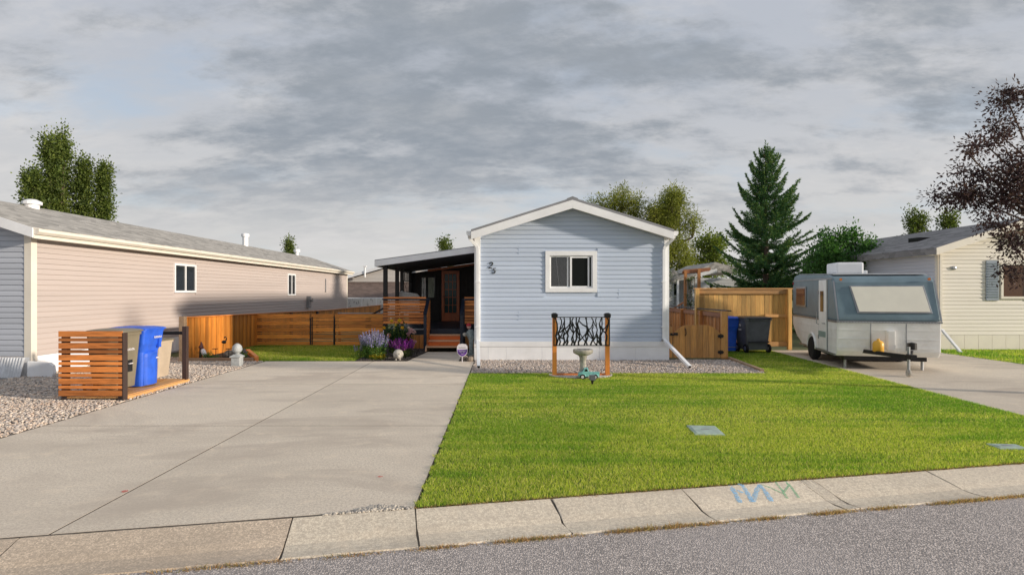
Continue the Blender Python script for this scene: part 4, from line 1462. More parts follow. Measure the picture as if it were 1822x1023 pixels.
# ------------------------------------------------------------------ house behind the porch (far)
bh = thing('bungalow', (-8, 44, 0), 'pale gabled bungalow with brown shingle roof behind the porch', 'house')
B().box(-12.2, -1.5, 44, 54, 0, 2.9).build('wall', M['pale'], bh)
siding(bh, (0, 44, 0), (1, 0, 0), (0, -1, 0), lambda z: (-12.1, -1.4) if z < 2.7 else (-6.9 - (4.2 - z) / .29, -6.9 + (4.2 - z) / .29), .5, 4.2, M['pale'], course=.16)
for sgn, ex in ((-1, -12.4), (1, -1.4)):
    B().prism([(ex, 43.6, 2.66), (-6.9, 43.6, 4.25), (-6.9, 43.6, 4.48), (ex, 43.6, 2.86)], (0, .05, 0)).build('rake_board', M['white'], bh)
    B().prism([(ex, 43.66, 2.72), (-6.9, 43.66, 4.3), (-6.9, 43.66, 4.47), (ex, 43.66, 2.85)], (0, 11, 0)).build('roof_slope', M['roof_brown'], bh)
B().prism([(-12.2, 40.6, 1.36), (-12.2, 43.98, 2.55), (-12.2, 43.98, 2.45), (-12.2, 40.6, 1.26)], (10.5, 0, 0)).build('lean_to_roof', M['roof_brown'], bh)
B().box(-12.2, -1.7, 40.53, 40.59, 1.18, 1.38).build('fascia', M['white'], bh)
B().box(-12.1, -1.8, 40.9, 41.0, 0, 1.3).build('lean_to_wall', M['pale'], bh)
B().tube([(-10.55, 43.6, 2.9), (-10.55, 43.6, 3.75)], .07, 8).build('vent_pipe', M['white'], bh)
B().box(-10.68, -10.42, 43.5, 43.7, 3.68, 3.78).build('vent_cap', M['white'], bh)
wf = thing('panel_fence', (-9, 37.5, 0), 'white panel fence with dark streaks beyond the board fence', 'fence')
for k in range(4):
    xa = -10.2 + k * .95
    box_obj('fence_panel', (xa + .46, 37.5, .75), (.90, .05, 1.16), M['birch'], wf, bevel=0)
    box_obj('post', (xa - .01, 37.52, .70), (.08, .08, 1.4), M['white'], wf, bevel=0)

# ------------------------------------------------------------------ gate and fences at the right of the blue house
rf = thing('board_fence', (5.95, 15.0, 0), 'red brown board fence with dark cap running back from the arched gate', 'fence')
y = 15.1
k = 0
while y < 25:
    box_obj('fence_board', (5.98 + (k % 2) * .01, y + .07, .60), (.02, .134, 1.20), M['rust_z'], rf, bevel=0)
    y += .14; k += 1
for z in (.30, 1.13):
    B().box(5.92, 5.965, 15.06, 25, z - .06, z + .06).build('rail', M['rust_y'], rf)
B().box(5.90, 6.03, 14.98, 25.05, 1.245, 1.275).build('cap_rail', M['darkwood'], rf)
for y in (16.9, 18.7, 21.0, 23.3):
    box_obj('post', (5.89, y, .60), (.09, .09, 1.22), M['rust_z'], rf, bevel=0)

gt = thing('garden_gate', (5.15, 14.95, 0), 'brown arched wooden gate with black hinges beside the blue house', 'gate')
gy = 14.93
gx0, gx1 = (1198 - CX) / FPX * gy, (1282 - CX) / FPX * gy
nb = 8
wdt = (gx1 - gx0) / nb


def arch(x):
    t = (x - (gx0 + gx1) / 2) / ((gx1 - gx0) / 2)
    a = abs(t)
    return 0.89 - (0 if a < .35 else .24 * ((a - .35) / .65) ** 2.2)


for i in range(nb):
    xa, xb = gx0 + i * wdt + .003, gx0 + (i + 1) * wdt - .003
    top = [(xa + (xb - xa) * k / 4, gy, arch(xa + (xb - xa) * k / 4)) for k in range(5)]
    B().prism([(xa, gy, .03), (xb, gy, .03)] + top[::-1], (0, .022, 0)).build('gate_board', M['gate_z'], gt, bevel=.003)
for z in (.2, .58):
    B().box(gx0, gx1, gy + .024, gy + .06, z, z + .09).build('gate_rail', M['gate_z'], gt)
# side pieces
xl0, xl1 = 4.30, (1196.5 - CX) / FPX * gy
B().prism([(xl0, gy, .03), (xl1, gy, .03), (xl1, gy, .84), (xl1 - .06, gy, .86), (xl0, gy, .97)], (0, .022, 0)).build('gate_board', M['gate_z'], gt, bevel=.003)
xr0, xr1 = (1283 - CX) / FPX * gy, (1294.5 - CX) / FPX * gy
B().prism([(xr0, gy, .03), (xr1, gy, .03), (xr1, gy, .92), (xr0 + .06, gy, .82), (xr0, gy, .74)], (0, .022, 0)).build('gate_board', M['gate_z'], gt, bevel=.003)
B().box((1285 - CX) / FPX * gy, xr1 + .02, gy + .024, gy + .12, 0, 1.25).build('post', M['gate_z'], gt, bevel=.004)
for z in (.60, .18):
    hb = B()
    xc = (1282.2 - CX) / FPX * gy
    hb.box(xc - .012, xc + .012, gy - .022, gy - .001, z - .06, z + .06)
    for s_ in (-1, 1):
        hb.prism([(xc + s_ * .014, gy - .012, z - .035), (xc + s_ * .05, gy - .012, z - .045), (xc + s_ * .085, gy - .012, z), (xc + s_ * .05, gy - .012, z + .045), (xc + s_ * .014, gy - .012, z + .035)], (0, .010, 0))
    hb.build('hinge', M['black'], gt)
lt = B()
xq = (1197 - CX) / FPX * gy
lt.box(xq - .03, xq + .13, gy - .03, gy - .002, .62, .65); lt.box(xq + .02, xq + .12, gy - .05, gy - .002, .63, .69); lt.box(xq - .07, xq - .02, gy - .04, gy - .002, .62, .68)
lt.build('latch', M['black'], gt)
xh = (1218.5 - CX) / FPX * gy
B().tube([(xh, gy - .004, .80), (xh + .01, gy - .05, .78), (xh + .02, gy - .05, .66), (xh + .012, gy - .004, .62)], .012, 8).build('handle', M['black'], gt)

tf = thing('board_fence', (7.3, 17.4, 0), 'tall weathered golden board fence behind the dark wheeled bins', 'fence')
fy = 17.40
x = 5.90
fx1 = 8.76
k = 0
while x < fx1 - .05:
    w = min(.142, fx1 - x)
    box_obj('fence_board', (x + w / 2, fy + .02 + rnd.uniform(0, .006), .93), (w - .006, .02, 1.62), M['fence_z'], tf, bevel=.002)
    x += .142
for z, h in ((1.70, .14), (.99, .09), (.10, .14)):
    xa = 5.98 if z > 1.5 else (8.02 if z > .5 else 5.98)
    B().box(xa, fx1 - .02, fy - .045, fy - .005, z, z + h).build('rail', M['fence_x'], tf, bevel=.003)
B().box(5.86, fx1 + .12, fy - .08, fy + .08, 1.845, 1.878).build('cap_rail', M['fence_x'], tf, bevel=.003)
for xa in (5.93, fx1 - .02):
    box_obj('post', (xa, fy - .07, .92), (.11, .11, 1.84), M['fence_z'], tf)

te = thing('timber_edging', (5.8, 13.7, 0), 'weathered timber edging between gravel strip and side lawn', 'edging')
B().bar((5.94, 14.88, .02), (5.83, 13.75, .02), .09, .08).build('timber', M['timber'], te, bevel=.006)
B().bar((5.828, 13.735, .018), (5.73, 12.55, .018), .09, .08).build('timber', M['timber'], te, bevel=.006)


# ------------------------------------------------------------------ wheeled bins
def ring(w, d, z, r=.05, n=4, cy=0.0):
    out = []
    for (sx_, sy_, a0) in ((1, 1, 0), (-1, 1, 90), (-1, -1, 180), (1, -1, 270)):
        for k in range(n + 1):
            a = R(a0 + 90 * k / n)
            out.append((sx_ * (w / 2 - r) + r * math.cos(a), cy + sy_ * (d / 2 - r) + r * math.sin(a), z))
    return out


def make_bin(loc, rz, W, D, H, mb, ml, label, group=None, front='round', plate_=True):
    o = thing('wheeled_bin', loc, label, 'bin', group)
    T = Matrix.Translation(loc) @ Matrix.Rotation(rz, 4, 'Z')
    b = B(T)
    if front == 'round':
        b.loft([ring(W * .76, D * .72, .02, .07), ring(W * .80, D * .76, H * .30, .07), ring(W * .82, D * .78, H * .58, .07), ring(W * .90, D * .84, H * .66, .06), ring(W * .93, D * .90, H * .72, .05), ring(W * .97, D * .97, H * .92, .05), ring(W, D, H * .925, .05), ring(W, D, H * .955, .05)])
    else:
        b.loft([ring(W * .78, D * .74, .08, .05), ring(W * .95, D * .94, H * .90, .05), ring(W, D, H * .905, .05), ring(W, D, H * .95, .05)])
    b.build('body', mb, o, smooth=False, bevel=0)
    if front == 'round':
        bl = B(T)
        prof = []
        rings_ = []
        for z, s_ in ((.03, .93), (H * .30, 1.0), (H * .50, 1.02), (H * .555, .97), (H * .58, .80)):
            rg = []
            for k in range(13):
                a = R(180 + 180 * k / 12)
                rg.append((W * .33 * s_ * math.cos(a), -D * .34 + D * .13 * s_ * math.sin(a), z))
            rg += [(W * .33 * s_, -D * .28, z), (-W * .33 * s_, -D * .28, z)]
            rings_.append(rg)
        bl.loft(rings_)
        bl.build('front_bulge', mb, o, smooth=False)
    ld = B(T)
    ld.loft([ring(W * 1.04, D * 1.06, H * .957, .05, cy=-.01), ring(W * 1.04, D * 1.06, H * .972, .05, cy=-.01), ring(W * .96, D * .96, H * .99, .06), ring(W * .7, D * .7, H * 1.005, .08)])
    ld.build('lid', ml, o, smooth=False)
    B(T).tube([(-W * .36, D * .5, H * .93), (-W * .36, D * .5 + .07, H * .95), (W * .36, D * .5 + .07, H * .95), (W * .36, D * .5, H * .93)], .016, 8).build('handle', ml, o, smooth=True)
    for s_ in (-1, 1):
        w = B(T)
        w.lathe([(.04, -.03), (.12, -.03), (.13, -.015), (.13, .015), (.12, .03), (.04, .03)], (s_ * W * .42, D * .36, .13), 18, 'x')
        w = w.build('wheel', M['rubber'], o)
        B(T).lathe([(.001, -.034), (.07, -.034), (.07, .034), (.001, .034)], (s_ * W * .42, D * .36, .13), 12, 'x').build('hub', M['steel'], w)
    B(T).tube([(-W * .42, D * .36, .13), (W * .42, D * .36, .13)], .012, 6).build('axle', M['steel'], o)
    return o, T


def bin_letters(T, parent, x0, x1, y, z0, z1, n, ny=-1):
    """small raised white block lettering, illegible at this distance"""
    b = B(T)
    w = (x1 - x0) / n
    for i in range(n):
        xa = x0 + i * w
        b.box(xa, xa + w * .24, y - .003, y, z0, z1)
        if i % 3 != 1: b.box(xa + w * .25, xa + w * .72, y - .003, y, z1 - .012, z1)
        if i % 2: b.box(xa + w * .25, xa + w * .72, y - .003, y, z0, z0 + .01)
        else: b.box(xa + w * .52, xa + w * .72, y - .003, y, z0, z1 - .013)
    b.build('lettering', M['signwhite'], parent)


o, T = make_bin((-6.57, 9.62, .07), R(90), .56, .62, 1.06, M['bin_olive'], M['bin_olive'], 'olive grey wheeled bin, the nearest one inside the slatted enclosure', 'bins in the slatted enclosure', 'plain')
bin_letters(T, o, -.1, .12, -.275, .70, .735, 8)
B(T).box(-.05, .08, -.262, -.24, .34, .55).build('grip_recess', M['rubber'], o)
B(T).box(-.03, .06, -.285, -.25, .47, .485).build('grip_bar', M['signwhite'], o)
o, T = make_bin((-6.62, 10.27, .07), R(90), .62, .70, 1.06, M['bin_blue'], M['bin_blue'], 'bright blue wheeled recycling bin in the slatted enclosure', 'bins in the slatted enclosure')
bin_letters(T, o, -.02, .20, -.347, .855, .89, 9)
B(T).box(.12, .19, -.345, -.31, .68, .83).build('grip_recess', M['bin_blue'], o)
B(T).box(.02, .13, -.312, -.27, .42, .56).build('grip_recess', M['bin_grey'], o)
B(T).box(.0, .14, -.325, -.28, .485, .505).build('grip_bar', M['signwhite'], o)
B(T).box(.10, .135, -.30, -.26, .05, .40).build('front_rib', M['bin_blue'], o)
o, T = make_bin((-6.68, 10.87, .07), R(90), .47, .56, .80, M['bin_tan'], M['bin_olive'], 'short tan wheeled bin beyond the blue bin in the enclosure', 'bins in the slatted enclosure', 'plain')

o, T = make_bin((7.34, 16.72, 0), R(184), .80, .80, 1.04, M['bin_grey'], M['bin_greylid'], 'wide dark grey wheeled bin in front of the tall board fence', None, 'plain')
B(T).box(-.30, .30, .355, .40, .30, .34).build('back_ridge', M['bin_greylid'], o)
# recycling arrows on its left side (local +x side)
tr = B(T)
for k in range(3):
    a0, a1 = R(90 + 120 * k), R(90 + 120 * (k + 1))
    p0 = Vector((.385, .02 + .055 * math.cos(a0), .78 + .055 * math.sin(a0)))
    p1 = Vector((.385, .02 + .055 * math.cos(a1), .78 + .055 * math.sin(a1)))
    tr.bar(p0 + (p1 - p0) * .12, p0 + (p1 - p0) * .75, .006, .022, (1, 0, 0))
tr.box(.382, .388, -.06, .10, .64, .685)
tr.build('recycling_mark', M['signwhite'], o)
o2, T2 = make_bin((6.72, 17.03, 0), R(184), .52, .62, 1.03, M['bin_blue'], M['bin_blue'], 'blue wheeled bin half hidden behind the gate post', None)

# ------------------------------------------------------------------ bin enclosure
en = thing('bin_enclosure', (-6.6, 10.1, 0), 'orange slatted bin enclosure with open side facing the driveway', 'enclosure')
ey0, ey1, ex0, ex1 = 9.14, 11.12, -7.13, -6.15
b0 = .075
slat_panel(en, ex0, ex1 + .045, ey0, .085, [(.092, .024), (.052, .022)] * 5 + [(.092, 0)], M['cedar_x'])
for (xa, ya) in ((ex0 + .07, ey0 + .06), (ex1 + .005, ey0 + .055), (ex0 + .07, ey1 - .06), (ex1 - .01, ey1 - .07)):
    box_obj('post', (xa, ya, .545), (.085, .085, 1.09), M['darkwood'], en)
B().box(ex1 + .048, ex1 + .062, ey0 - .012, ey0 + .10, 0.0, 1.10).build('corner_board', M['darkwood'], en)
B().box(ex0 + .02, ex1 - .05, ey1 - .10, ey1 - .03, .93, .99).build('top_rail', M['black'], en)
n = 7
for k in range(n):
    xa = ex0 + .06 + k * (ex1 - ex0 - .06) / n
    box_obj('floor_board', (xa + .065, (ey0 + ey1) / 2, .058), (.128, ey1 - ey0 - .05, .024), M['deckbase_x'], en)
B().box(ex1 + .012, ex1 + .045, ey0 + .10, ey1 - .02, .0, .062).build('base_board', M['deckbase_x'], en, bevel=.003)
for xa in (ex0 + .06, ex1 - .04):
    B().box(xa - .06, xa + .06, ey0 + .03, ey0 + .2, 0, .044).build('foot', M['darkwood'], en)

# ------------------------------------------------------------------ display panel, bird bath, truck planter, light
dp = thing('garden_screen', (1.62, 11.95, 0), 'black branch pattern metal screen between two orange posts', 'garden screen')
ypn = 11.93
sc_ = ypn / FPX
pxl, pxr = (986.6 - CX) * sc_, (1080.6 - CX) * sc_
for xp in (pxl, pxr):
    box_obj('post', (xp, ypn, .61), (.088, .088, 1.22), M['orange'], dp)
    cp = B()
    cp.box(xp - .062, xp + .062, ypn - .062, ypn + .062, 1.22, 1.275)
    cp.loft([[(xp - .068, ypn - .068, 1.276), (xp + .068, ypn - .068, 1.276), (xp + .068, ypn + .068, 1.276), (xp - .068, ypn + .068, 1.276)], [(xp - .068, ypn - .068, 1.29), (xp + .068, ypn - .068, 1.29), (xp + .068, ypn + .068, 1.29), (xp - .068, ypn + .068, 1.29)], [(xp - .03, ypn - .03, 1.318), (xp + .03, ypn - .03, 1.318), (xp + .03, ypn + .03, 1.318), (xp - .03, ypn + .03, 1.318)]])
    cp.build('post_cap', M['black'], dp)
pw_ = (1084.5 - 984.5) * sc_
branch_panel(Matrix.Translation(((984.5 - CX) * sc_, ypn - .047, .63)), pw_, .61, 14, .02, 'branch_panel', dp, 21, .008, 1.75)
B().box(pxl + .046, pxr - .046, ypn - .02, ypn + .02, .0, .05).build('base_board', M['orange_x'], dp)
# white pebble bed in front
bedpts = []
for k in range(25):
    a = R(180 + 180 * k / 24)
    bedpts.append((1.65 + .68 * math.cos(a), 12.02 + .48 * math.sin(a)))
flat('pebble_bed', bedpts + [(2.33, 12.1), (.97, 12.1)], -.002, M['gravel_bed'])
stones('pebbles', scatter(3600, .95, 2.35, 11.5, 12.12, lambda x, y: ((x - 1.65) / .66) ** 2 + ((np.minimum(y, 12.02) - 12.02) / .46) ** 2 < 1), (.010, .017), [(.62, .58, .53), (.72, .69, .64), (.5, .46, .42)], 0, 'white pebbles in a half round bed below the branch screen')

bb = thing('bird_bath', (1.66, 11.72, 0), 'pale cement bird bath with scalloped bowl below the screen', 'bird bath')
B().lathe([(.001, 0), (.13, 0), (.135, .03), (.10, .06), (.072, .10), (.062, .22), (.062, .34), (.075, .42), (.10, .455), (.001, .455)], (1.66, 11.72, .0), 20, wob=lambda i, t: .05 * math.cos(10 * t) if 2 < i < 8 else 0).build('pedestal', M['cement'], bb, smooth=True)
B().lathe([(.001, .44), (.09, .45), (.15, .475), (.195, .505), (.20, .545), (.205, .575), (.19, .578), (.15, .54), (.001, .525)], (1.66, 11.72, 0), 28, wob=lambda i, t: .035 * math.cos(14 * t) if 2 <= i <= 4 else 0).build('bowl', M['cement'], bb, smooth=True)

tk = thing('truck_planter', (1.78, 11.50, 0), 'small teal pickup truck planter in front of the bird bath', 'planter')
T = Matrix.Translation((1.745, 11.52, .0)) @ Matrix.Rotation(R(-6), 4, 'Z')
# front of the truck to the left
b = B(T)
for y_ in (1,):
    b.loft([[(x_, -.085 * s_, z) for x_, z in ((-.205, .06), (-.215, .10), (-.195, .135), (-.13, .15), (-.10, .205), (-.085, .222), (-.03, .226), (-.01, .21), (.0, .15), (.0, .055))] for s_ in (1, .95, -.95, -1)])
b.build('cab', M['teal'], tk, bevel=.008, smooth=True)
b = B(T)
b.box(.004, .215, -.085, -.07, .065, .135); b.box(.004, .215, .07, .085, .065, .135); b.box(.204, .215, -.07, .07, .065, .135); b.box(.004, .016, -.07, .07, .065, .15); b.box(.016, .204, -.07, .07, .065, .075)
b.box(.0, .222, -.09, -.066, .136, .146)
b.build('bed', M['teal'], tk, bevel=.003)
for xw in (-.125, .125):
    for s_ in (-1, 1):
        B(T).lathe([(.001, -.018), (.046, -.018), (.052, -.008), (.052, .008), (.046, .018), (.001, .018)], (xw, s_ * .085, .05), 16, 'y').build('wheel', M['rubber'], tk)
        B(T).lathe([(.001, -.021), (.03, -.021), (.03, .021), (.001, .021)], (xw, s_ * .085, .05), 12, 'y').build('hubcap', M['signwhite'], tk)
        # fender arch
        B(T).tube([(xw + .062 * math.cos(R(a)), s_ * .083, .05 + .062 * math.sin(R(a))) for a in range(0, 181, 20)], .012, 6).build('fender', M['teal'], tk, smooth=True)
B(T).prism([(-.088, -.0875, .158), (-.02, -.0875, .158), (-.028, -.0875, .208), (-.07, -.0875, .206)], (0, .003, 0)).build('window', M['glass'], tk)
B(T).lathe([(.001, 0), (.014, 0), (.012, .012), (.001, .014)], (-.212, -.06, .11), 10, 'x').build('headlight', M['signwhite'], tk)

sl = thing('solar_light', (1.72, 10.93, 0), 'small black solar stake light in the lawn by the truck planter', 'garden light')
c = G(1054, 684)
B().box(c.x - .052, c.x + .052, c.y - .05, c.y + .05, .085, .175).build('lamp_head', M['bin_grey'], sl, bevel=.008)
B().box(c.x - .045, c.x + .045, c.y - .045, c.y + .045, .176, .182).build('solar_cell', M['glass'], sl)
B().lathe([(.001, 0), (.012, 0), (.022, .03), (.03, .08), (.001, .084)], (c.x, c.y, 0), 10).build('stake', M['black'], sl)

for i, (cx, cy, wx, wy) in enumerate(LIDS):
    o = thing('utility_cover', (cx, cy, 0), ('pale green square utility cover in the middle of the lawn', 'pale green utility cover sunk in the lawn near the neighbour driveway')[i], 'utility cover', 'utility covers in the lawn', rz=0)
    T = Matrix.Translation((cx, cy, 0)) @ Matrix.Rotation(R(-6), 4, 'Z')
    B(T).box(-wx, wx, -wy, wy, -.01, .018).build('frame', M['lid_green'], o, bevel=.006)
    B(T).box(-wx + .03, wx - .03, -wy + .03, wy - .03, .0, .024).build('lid', M['lid_green'], o, bevel=.004)
    B(T).box(-.05, .05, -.02, .02, .0, .026).build('finger_hold', M['drip'], o)


# ------------------------------------------------------------------ trees and plants
def leaves_mesh(name, C, D, size, aspect, cols, mat, parent, label=None, fold=0.25, kind='stuff', cat=None):
    """rhombus leaves at centres C pointing along D"""
    n = len(C)
    D = D / (np.linalg.norm(D, axis=1, keepdims=True) + 1e-9)
    rv = rng.normal(size=(n, 3))
    S_ = np.cross(D, rv)
    S_ /= np.linalg.norm(S_, axis=1, keepdims=True) + 1e-9
    Nn = np.cross(S_, D)
    l = (size * rng.uniform(.65, 1.3, n))[:, None]
    w = l * aspect
    V = np.stack([C - D * l * .5, C - D * l * .02 + S_ * w * .5 + Nn * w * fold, C + D * l * .5, C - D * l * .02 - S_ * w * .5 + Nn * w * fold], 1)
    i0 = (np.arange(n) * 4)[:, None]
    F = np.concatenate([i0 + np.array([[0, 1, 2]]), i0 + np.array([[0, 2, 3]])], 0)
    return np_mesh(name, V.reshape(-1, 3), F, mat, np.repeat(np.clip(cols, 0, .95), 4, 0), parent=parent, label=label, kind=kind, cat=cat)


def tree(name, label, cat, group, base, th, tr_, lobes, clump_r, per, leaf, aspect, pal, droop=0.0, up=0.0, stems=1, seed=1, limb=1.0):
    """lobes: (cx,cy,cz,rx,ry,rz,nclumps)"""
    global rng
    rr = np.random.default_rng(seed)
    o = thing(name, base, label, cat, group)
    bx, by = base[0], base[1]
    tb = B()
    cl = []
    for (cx, cy, cz, rx, ry, rz, nc) in lobes:
        u = rr.normal(size=(nc, 3))
        u /= np.linalg.norm(u, axis=1, keepdims=True)
        r_ = rr.random((nc, 1)) ** .42
        cl.append(np.array([cx, cy, cz]) + u * r_ * np.array([rx, ry, rz]))
    for s_ in range(stems):
        ox = (s_ - (stems - 1) / 2) * tr_ * 3
        top = np.array([bx + ox * 1.5, by, th])
        tb.tube([(bx + ox, by, -.05), (bx + ox * 1.1 + tr_ * .4, by, th * .35), (bx + ox * 1.3 - tr_ * .3, by, th * .7), tuple(top)], [tr_ * 1.25, tr_, tr_ * .8, tr_ * .55], 8)
    tops = np.array([bx, by, th])
    for (cx, cy, cz, rx, ry, rz, nc), c in zip(lobes, cl):
        # limb to the lobe centre, then branches to some clumps
        lc = np.array([cx, cy, cz - rz * .2])
        st = np.array([bx, by, th * .8 if th * .8 < cz else cz - rz])
        m1 = (st + lc) / 2 + np.array([0, 0, .12 * np.linalg.norm(lc - st)]) + rr.normal(size=3) * .07 * np.linalg.norm(lc - st)
        tb.tube([tuple(st), tuple(m1), tuple(lc)], [tr_ * .6 * limb, tr_ * .4 * limb, tr_ * .25 * limb], 6)
        for q in c[:min(nc, 26)]:
            m2 = (lc + q) / 2 + rr.normal(size=3) * .05 * np.linalg.norm(q - lc)
            tb.tube([tuple(lc), tuple(m2), tuple(q)], [tr_ * .2 * limb, tr_ * .12 * limb, tr_ * .05 * limb], 5)
    tb.build('trunk', M['bark'], o)
    Cc = np.concatenate(cl, 0)
    n = len(Cc) * per
    ci = np.repeat(np.arange(len(Cc)), per)
    off_ = rr.normal(size=(n, 3)) * clump_r * np.array([1, 1, 1 + up])
    C = Cc[ci] + off_
    ctr = np.mean(Cc, 0)
    D = off_ / clump_r + rr.normal(size=(n, 3)) * .7 + np.array([0, 0, up * 2 - droop * 2])
    pal = np.array(pal)
    ccol = pal[rr.integers(0, len(pal), len(Cc))]
    col = ccol[ci] * .6 + pal[rr.integers(0, len(pal), n)] * .4
    col = col * rr.uniform(.75, 1.3, (n, 1))
    save = rng
    rng = rr
    leaves_mesh('crown', C, D, leaf, aspect, col, M['leaf'], o)
    rng = save
    return o


GOLDG = [(.22, .25, .04), (.29, .31, .05), (.15, .18, .035), (.34, .34, .07)]
DKG = [(.035, .075, .022), (.05, .10, .025), (.03, .055, .02), (.075, .12, .03)]
POP = [(.10, .15, .035), (.14, .19, .04), (.06, .09, .025), (.19, .23, .05)]
PUR = [(.062, .032, .042), (.085, .045, .055), (.042, .025, .036), (.075, .05, .045), (.11, .065, .072)]

# poplars behind the pale house
pops = [(60, 300, 22, 'leftmost'), (88, 245, 26, ''), (112, 232, 24, ''), (148, 285, 18, ''), (181, 297, 13, '')]
plab = ['short poplar with rounded top at the left of the poplar clump', 'tall poplar left of the clump peak behind the pale roof', 'tallest poplar of the clump behind the pale house roof', 'mid height poplar right of the clump peak', 'slim low poplar at the right end of the clump']
for i, (px, top, hw, _) in enumerate(pops):
    Y = 50 + i * 1.2
    s_ = Y / FPX
    x = (px - CX) * s_
    zt = EYE + (CY - top) * s_
    lobes = []
    nseg = 7
    for k in range(nseg):
        t = k / (nseg - 1)
        zc = 4 + (zt - 5.0) * t
        r_ = hw * s_ * (1.25 - .95 * t ** 1.3)
        lobes.append((x + rnd.uniform(-.25, .25), Y, zc, r_, r_, (zt - 4) / nseg * .8, 16))
    tree('poplar_tree', plab[i], 'tree', 'poplars behind the pale house', (x, Y, 0), zt - 2.5, (.22), lobes, .34, 90, .22, .7, POP, up=.35, seed=100 + i)

# willow like pair behind the blue house
s_ = 44 / FPX
def Q(px, py, Y): return ((px - CX) / FPX * Y, Y, EYE + (CY - py) / FPX * Y)
a = Q(1100, 375, 44)
tree('willow_tree', 'airy olive green tree left behind the blue house roof', 'tree', 'willows behind the blue house', (a[0], 44, 0), 6.2, .22,
     [(a[0] - 1.9, 44, 8.0, .5, .6, .7, 7), (a[0] - .8, 44, 8.2, .9, 1, 1.1, 16), (a[0] + .3, 44, 8.4, 1.1, 1.2, 1.3, 26), (a[0] + 1.2, 44, 8.0, .8, 1, 1.2, 14), (a[0], 44, 6.2, 2.2, 1.5, 1.3, 30)], .30, 120, .20, .28, GOLDG, droop=.1, up=.25, seed=31)
a = Q(1188, 400, 43)
tree('willow_tree', 'dense olive green tree right behind the blue house eave', 'tree', 'willows behind the blue house', (a[0], 43, 0), 5.5, .28,
     [(a[0] - .7, 43, 7.3, 1.2, 1.2, 1.6, 40), (a[0] + .5, 43, 7.4, 1.1, 1.2, 2.0, 44), (a[0] + .4, 43, 9.0, .7, .7, .6, 12), (a[0] + .2, 43, 4.6, 1.5, 1.3, 1.9, 50), (a[0] + 1.2, 43, 4.0, .7, .7, 1.6, 18), (a[0] + 1.9, 43, 6.2, .35, .4, 1.4, 6)], .32, 160, .20, .28, GOLDG, droop=.35, seed=32)
a = Q(1258, 440, 47)
tree('leafy_tree', 'yellow green leafy tree between willow and spruce', 'tree', None, (a[0], 47, 0), 3.5, .16,
     [(a[0], 47, 5.0, 1.5, 1.3, 1.4, 34), (a[0] + .6, 47, 6.1, .8, .8, .8, 12), (a[0] + .3, 47, 3.4, 1.8, 1.2, 1.2, 30)], .30, 80, .2, .6, [(.18, .24, .04), (.25, .29, .04), (.13, .18, .04)], seed=33)
a = Q(1497, 470, 21.5)
_t = a[0]
tree('leafy_tree', 'dark green leafy tree with upright shoots behind the trailer', 'tree', None, (_t - .3, 21.5, 0), 2.0, .12,
     [(_t - .75, 21.5, 2.9, .65, .8, .75, 44), (_t + .25, 21.5, 2.85, .9, .8, .75, 60), (_t - .05, 21.5, 3.75, .14, .2, .42, 8), (_t - .6, 21.5, 3.6, .2, .2, .4, 9), (_t + .45, 21.5, 3.7, .15, .2, .36, 8), (_t + .95, 21.4, 3.5, .16, .2, .36, 8),
      (_t + 1.15, 21.3, 2.6, .45, .6, .55, 26), (_t - .9, 21.5, 1.9, .7, .8, .6, 30), (_t + .3, 21.4, 1.8, 1.2, .8, .7, 44)], .15, 85, .10, .6, [(.065, .17, .04), (.10, .23, .05), (.045, .11, .03)], up=.2, seed=34)
for i, (px, top, hw, lab) in enumerate(((1632, 368, 14, 'left of two small poplars showing over the cream house roof'), (1690, 375, 20, 'right of two small poplars showing over the cream house roof'))):
    Y = 60
    s_ = Y / FPX
    x = (px - CX) * s_
    zt = EYE + (CY - top) * s_
    tree('poplar_tree', lab, 'tree', 'poplars behind the cream house', (x, Y, 0), zt - 2, .2,
         [(x - .6, Y, zt - 1.3, .35, .4, 1.2, 8), (x + .3, Y, zt - 1.6, .5, .5, 1.5, 14), (x, Y, zt - 3.5, 1.1, .9, 1.8, 26), (x, Y, zt - 6, 1.2, 1, 2, 22)], .3, 60, .24, .6, POP, up=.3, seed=40 + i)
for i, (px, top, hw, Y, lab) in enumerate(((792, 421, 13, 55, 'small green treetop showing above the porch roof'), (515, 422, 10, 62, 'small green treetop showing above the pale house roof end'))):
    s_ = Y / FPX
    x = (px - CX) * s_
    zt = EYE + (CY - top) * s_
    r_ = hw * s_
    tree('distant_tree', lab, 'tree', None, (x, Y, 0), zt - 1.5, .15, [(x, Y, zt - .8, r_ * .7, r_ * .7, .7, 14), (x, Y, zt - 2.2, r_, r_, 1.3, 26), (x, Y, zt - 4, r_, r_, 1.3, 20)], .24, 60, .2, .5, POP, up=.3, seed=50 + i)

# purple leaved cherry at the right edge
PY = 9.6
_s = PY / FPX
_lob = []
for (px, py, rx, rz, nc) in ((1785, 183, 28, 26, 17), (1792, 232, 22, 24, 10), (1760, 254, 22, 12, 9), (1803, 290, 20, 30, 13), (1700, 276, 12, 12, 5), (1715, 304, 16, 9, 5), (1746, 312, 26, 16, 10), (1690, 347, 34, 11, 9),
                             (1728, 348, 34, 24, 17), (1782, 350, 38, 36, 30), (1820, 330, 28, 55, 28), (1760, 398, 30, 14, 9), (1802, 425, 18, 34, 12), (1815, 482, 12, 34, 8), (1885, 300, 55, 110, 70), (1880, 440, 50, 50, 24)):
    _lob.append(((px - CX) * _s, PY + rnd.uniform(-.25, .25), EYE + (CY - py) * _s, rx * _s, max(.25, rx * _s), rz * _s, nc))
tree('cherry_tree', 'purple leaved cherry tree at the right edge before the cream house', 'tree', None, (10.1, PY, 0), 2.4, .11, _lob, .095, 44, .068, .42, PUR, droop=.15, seed=61, limb=.38)

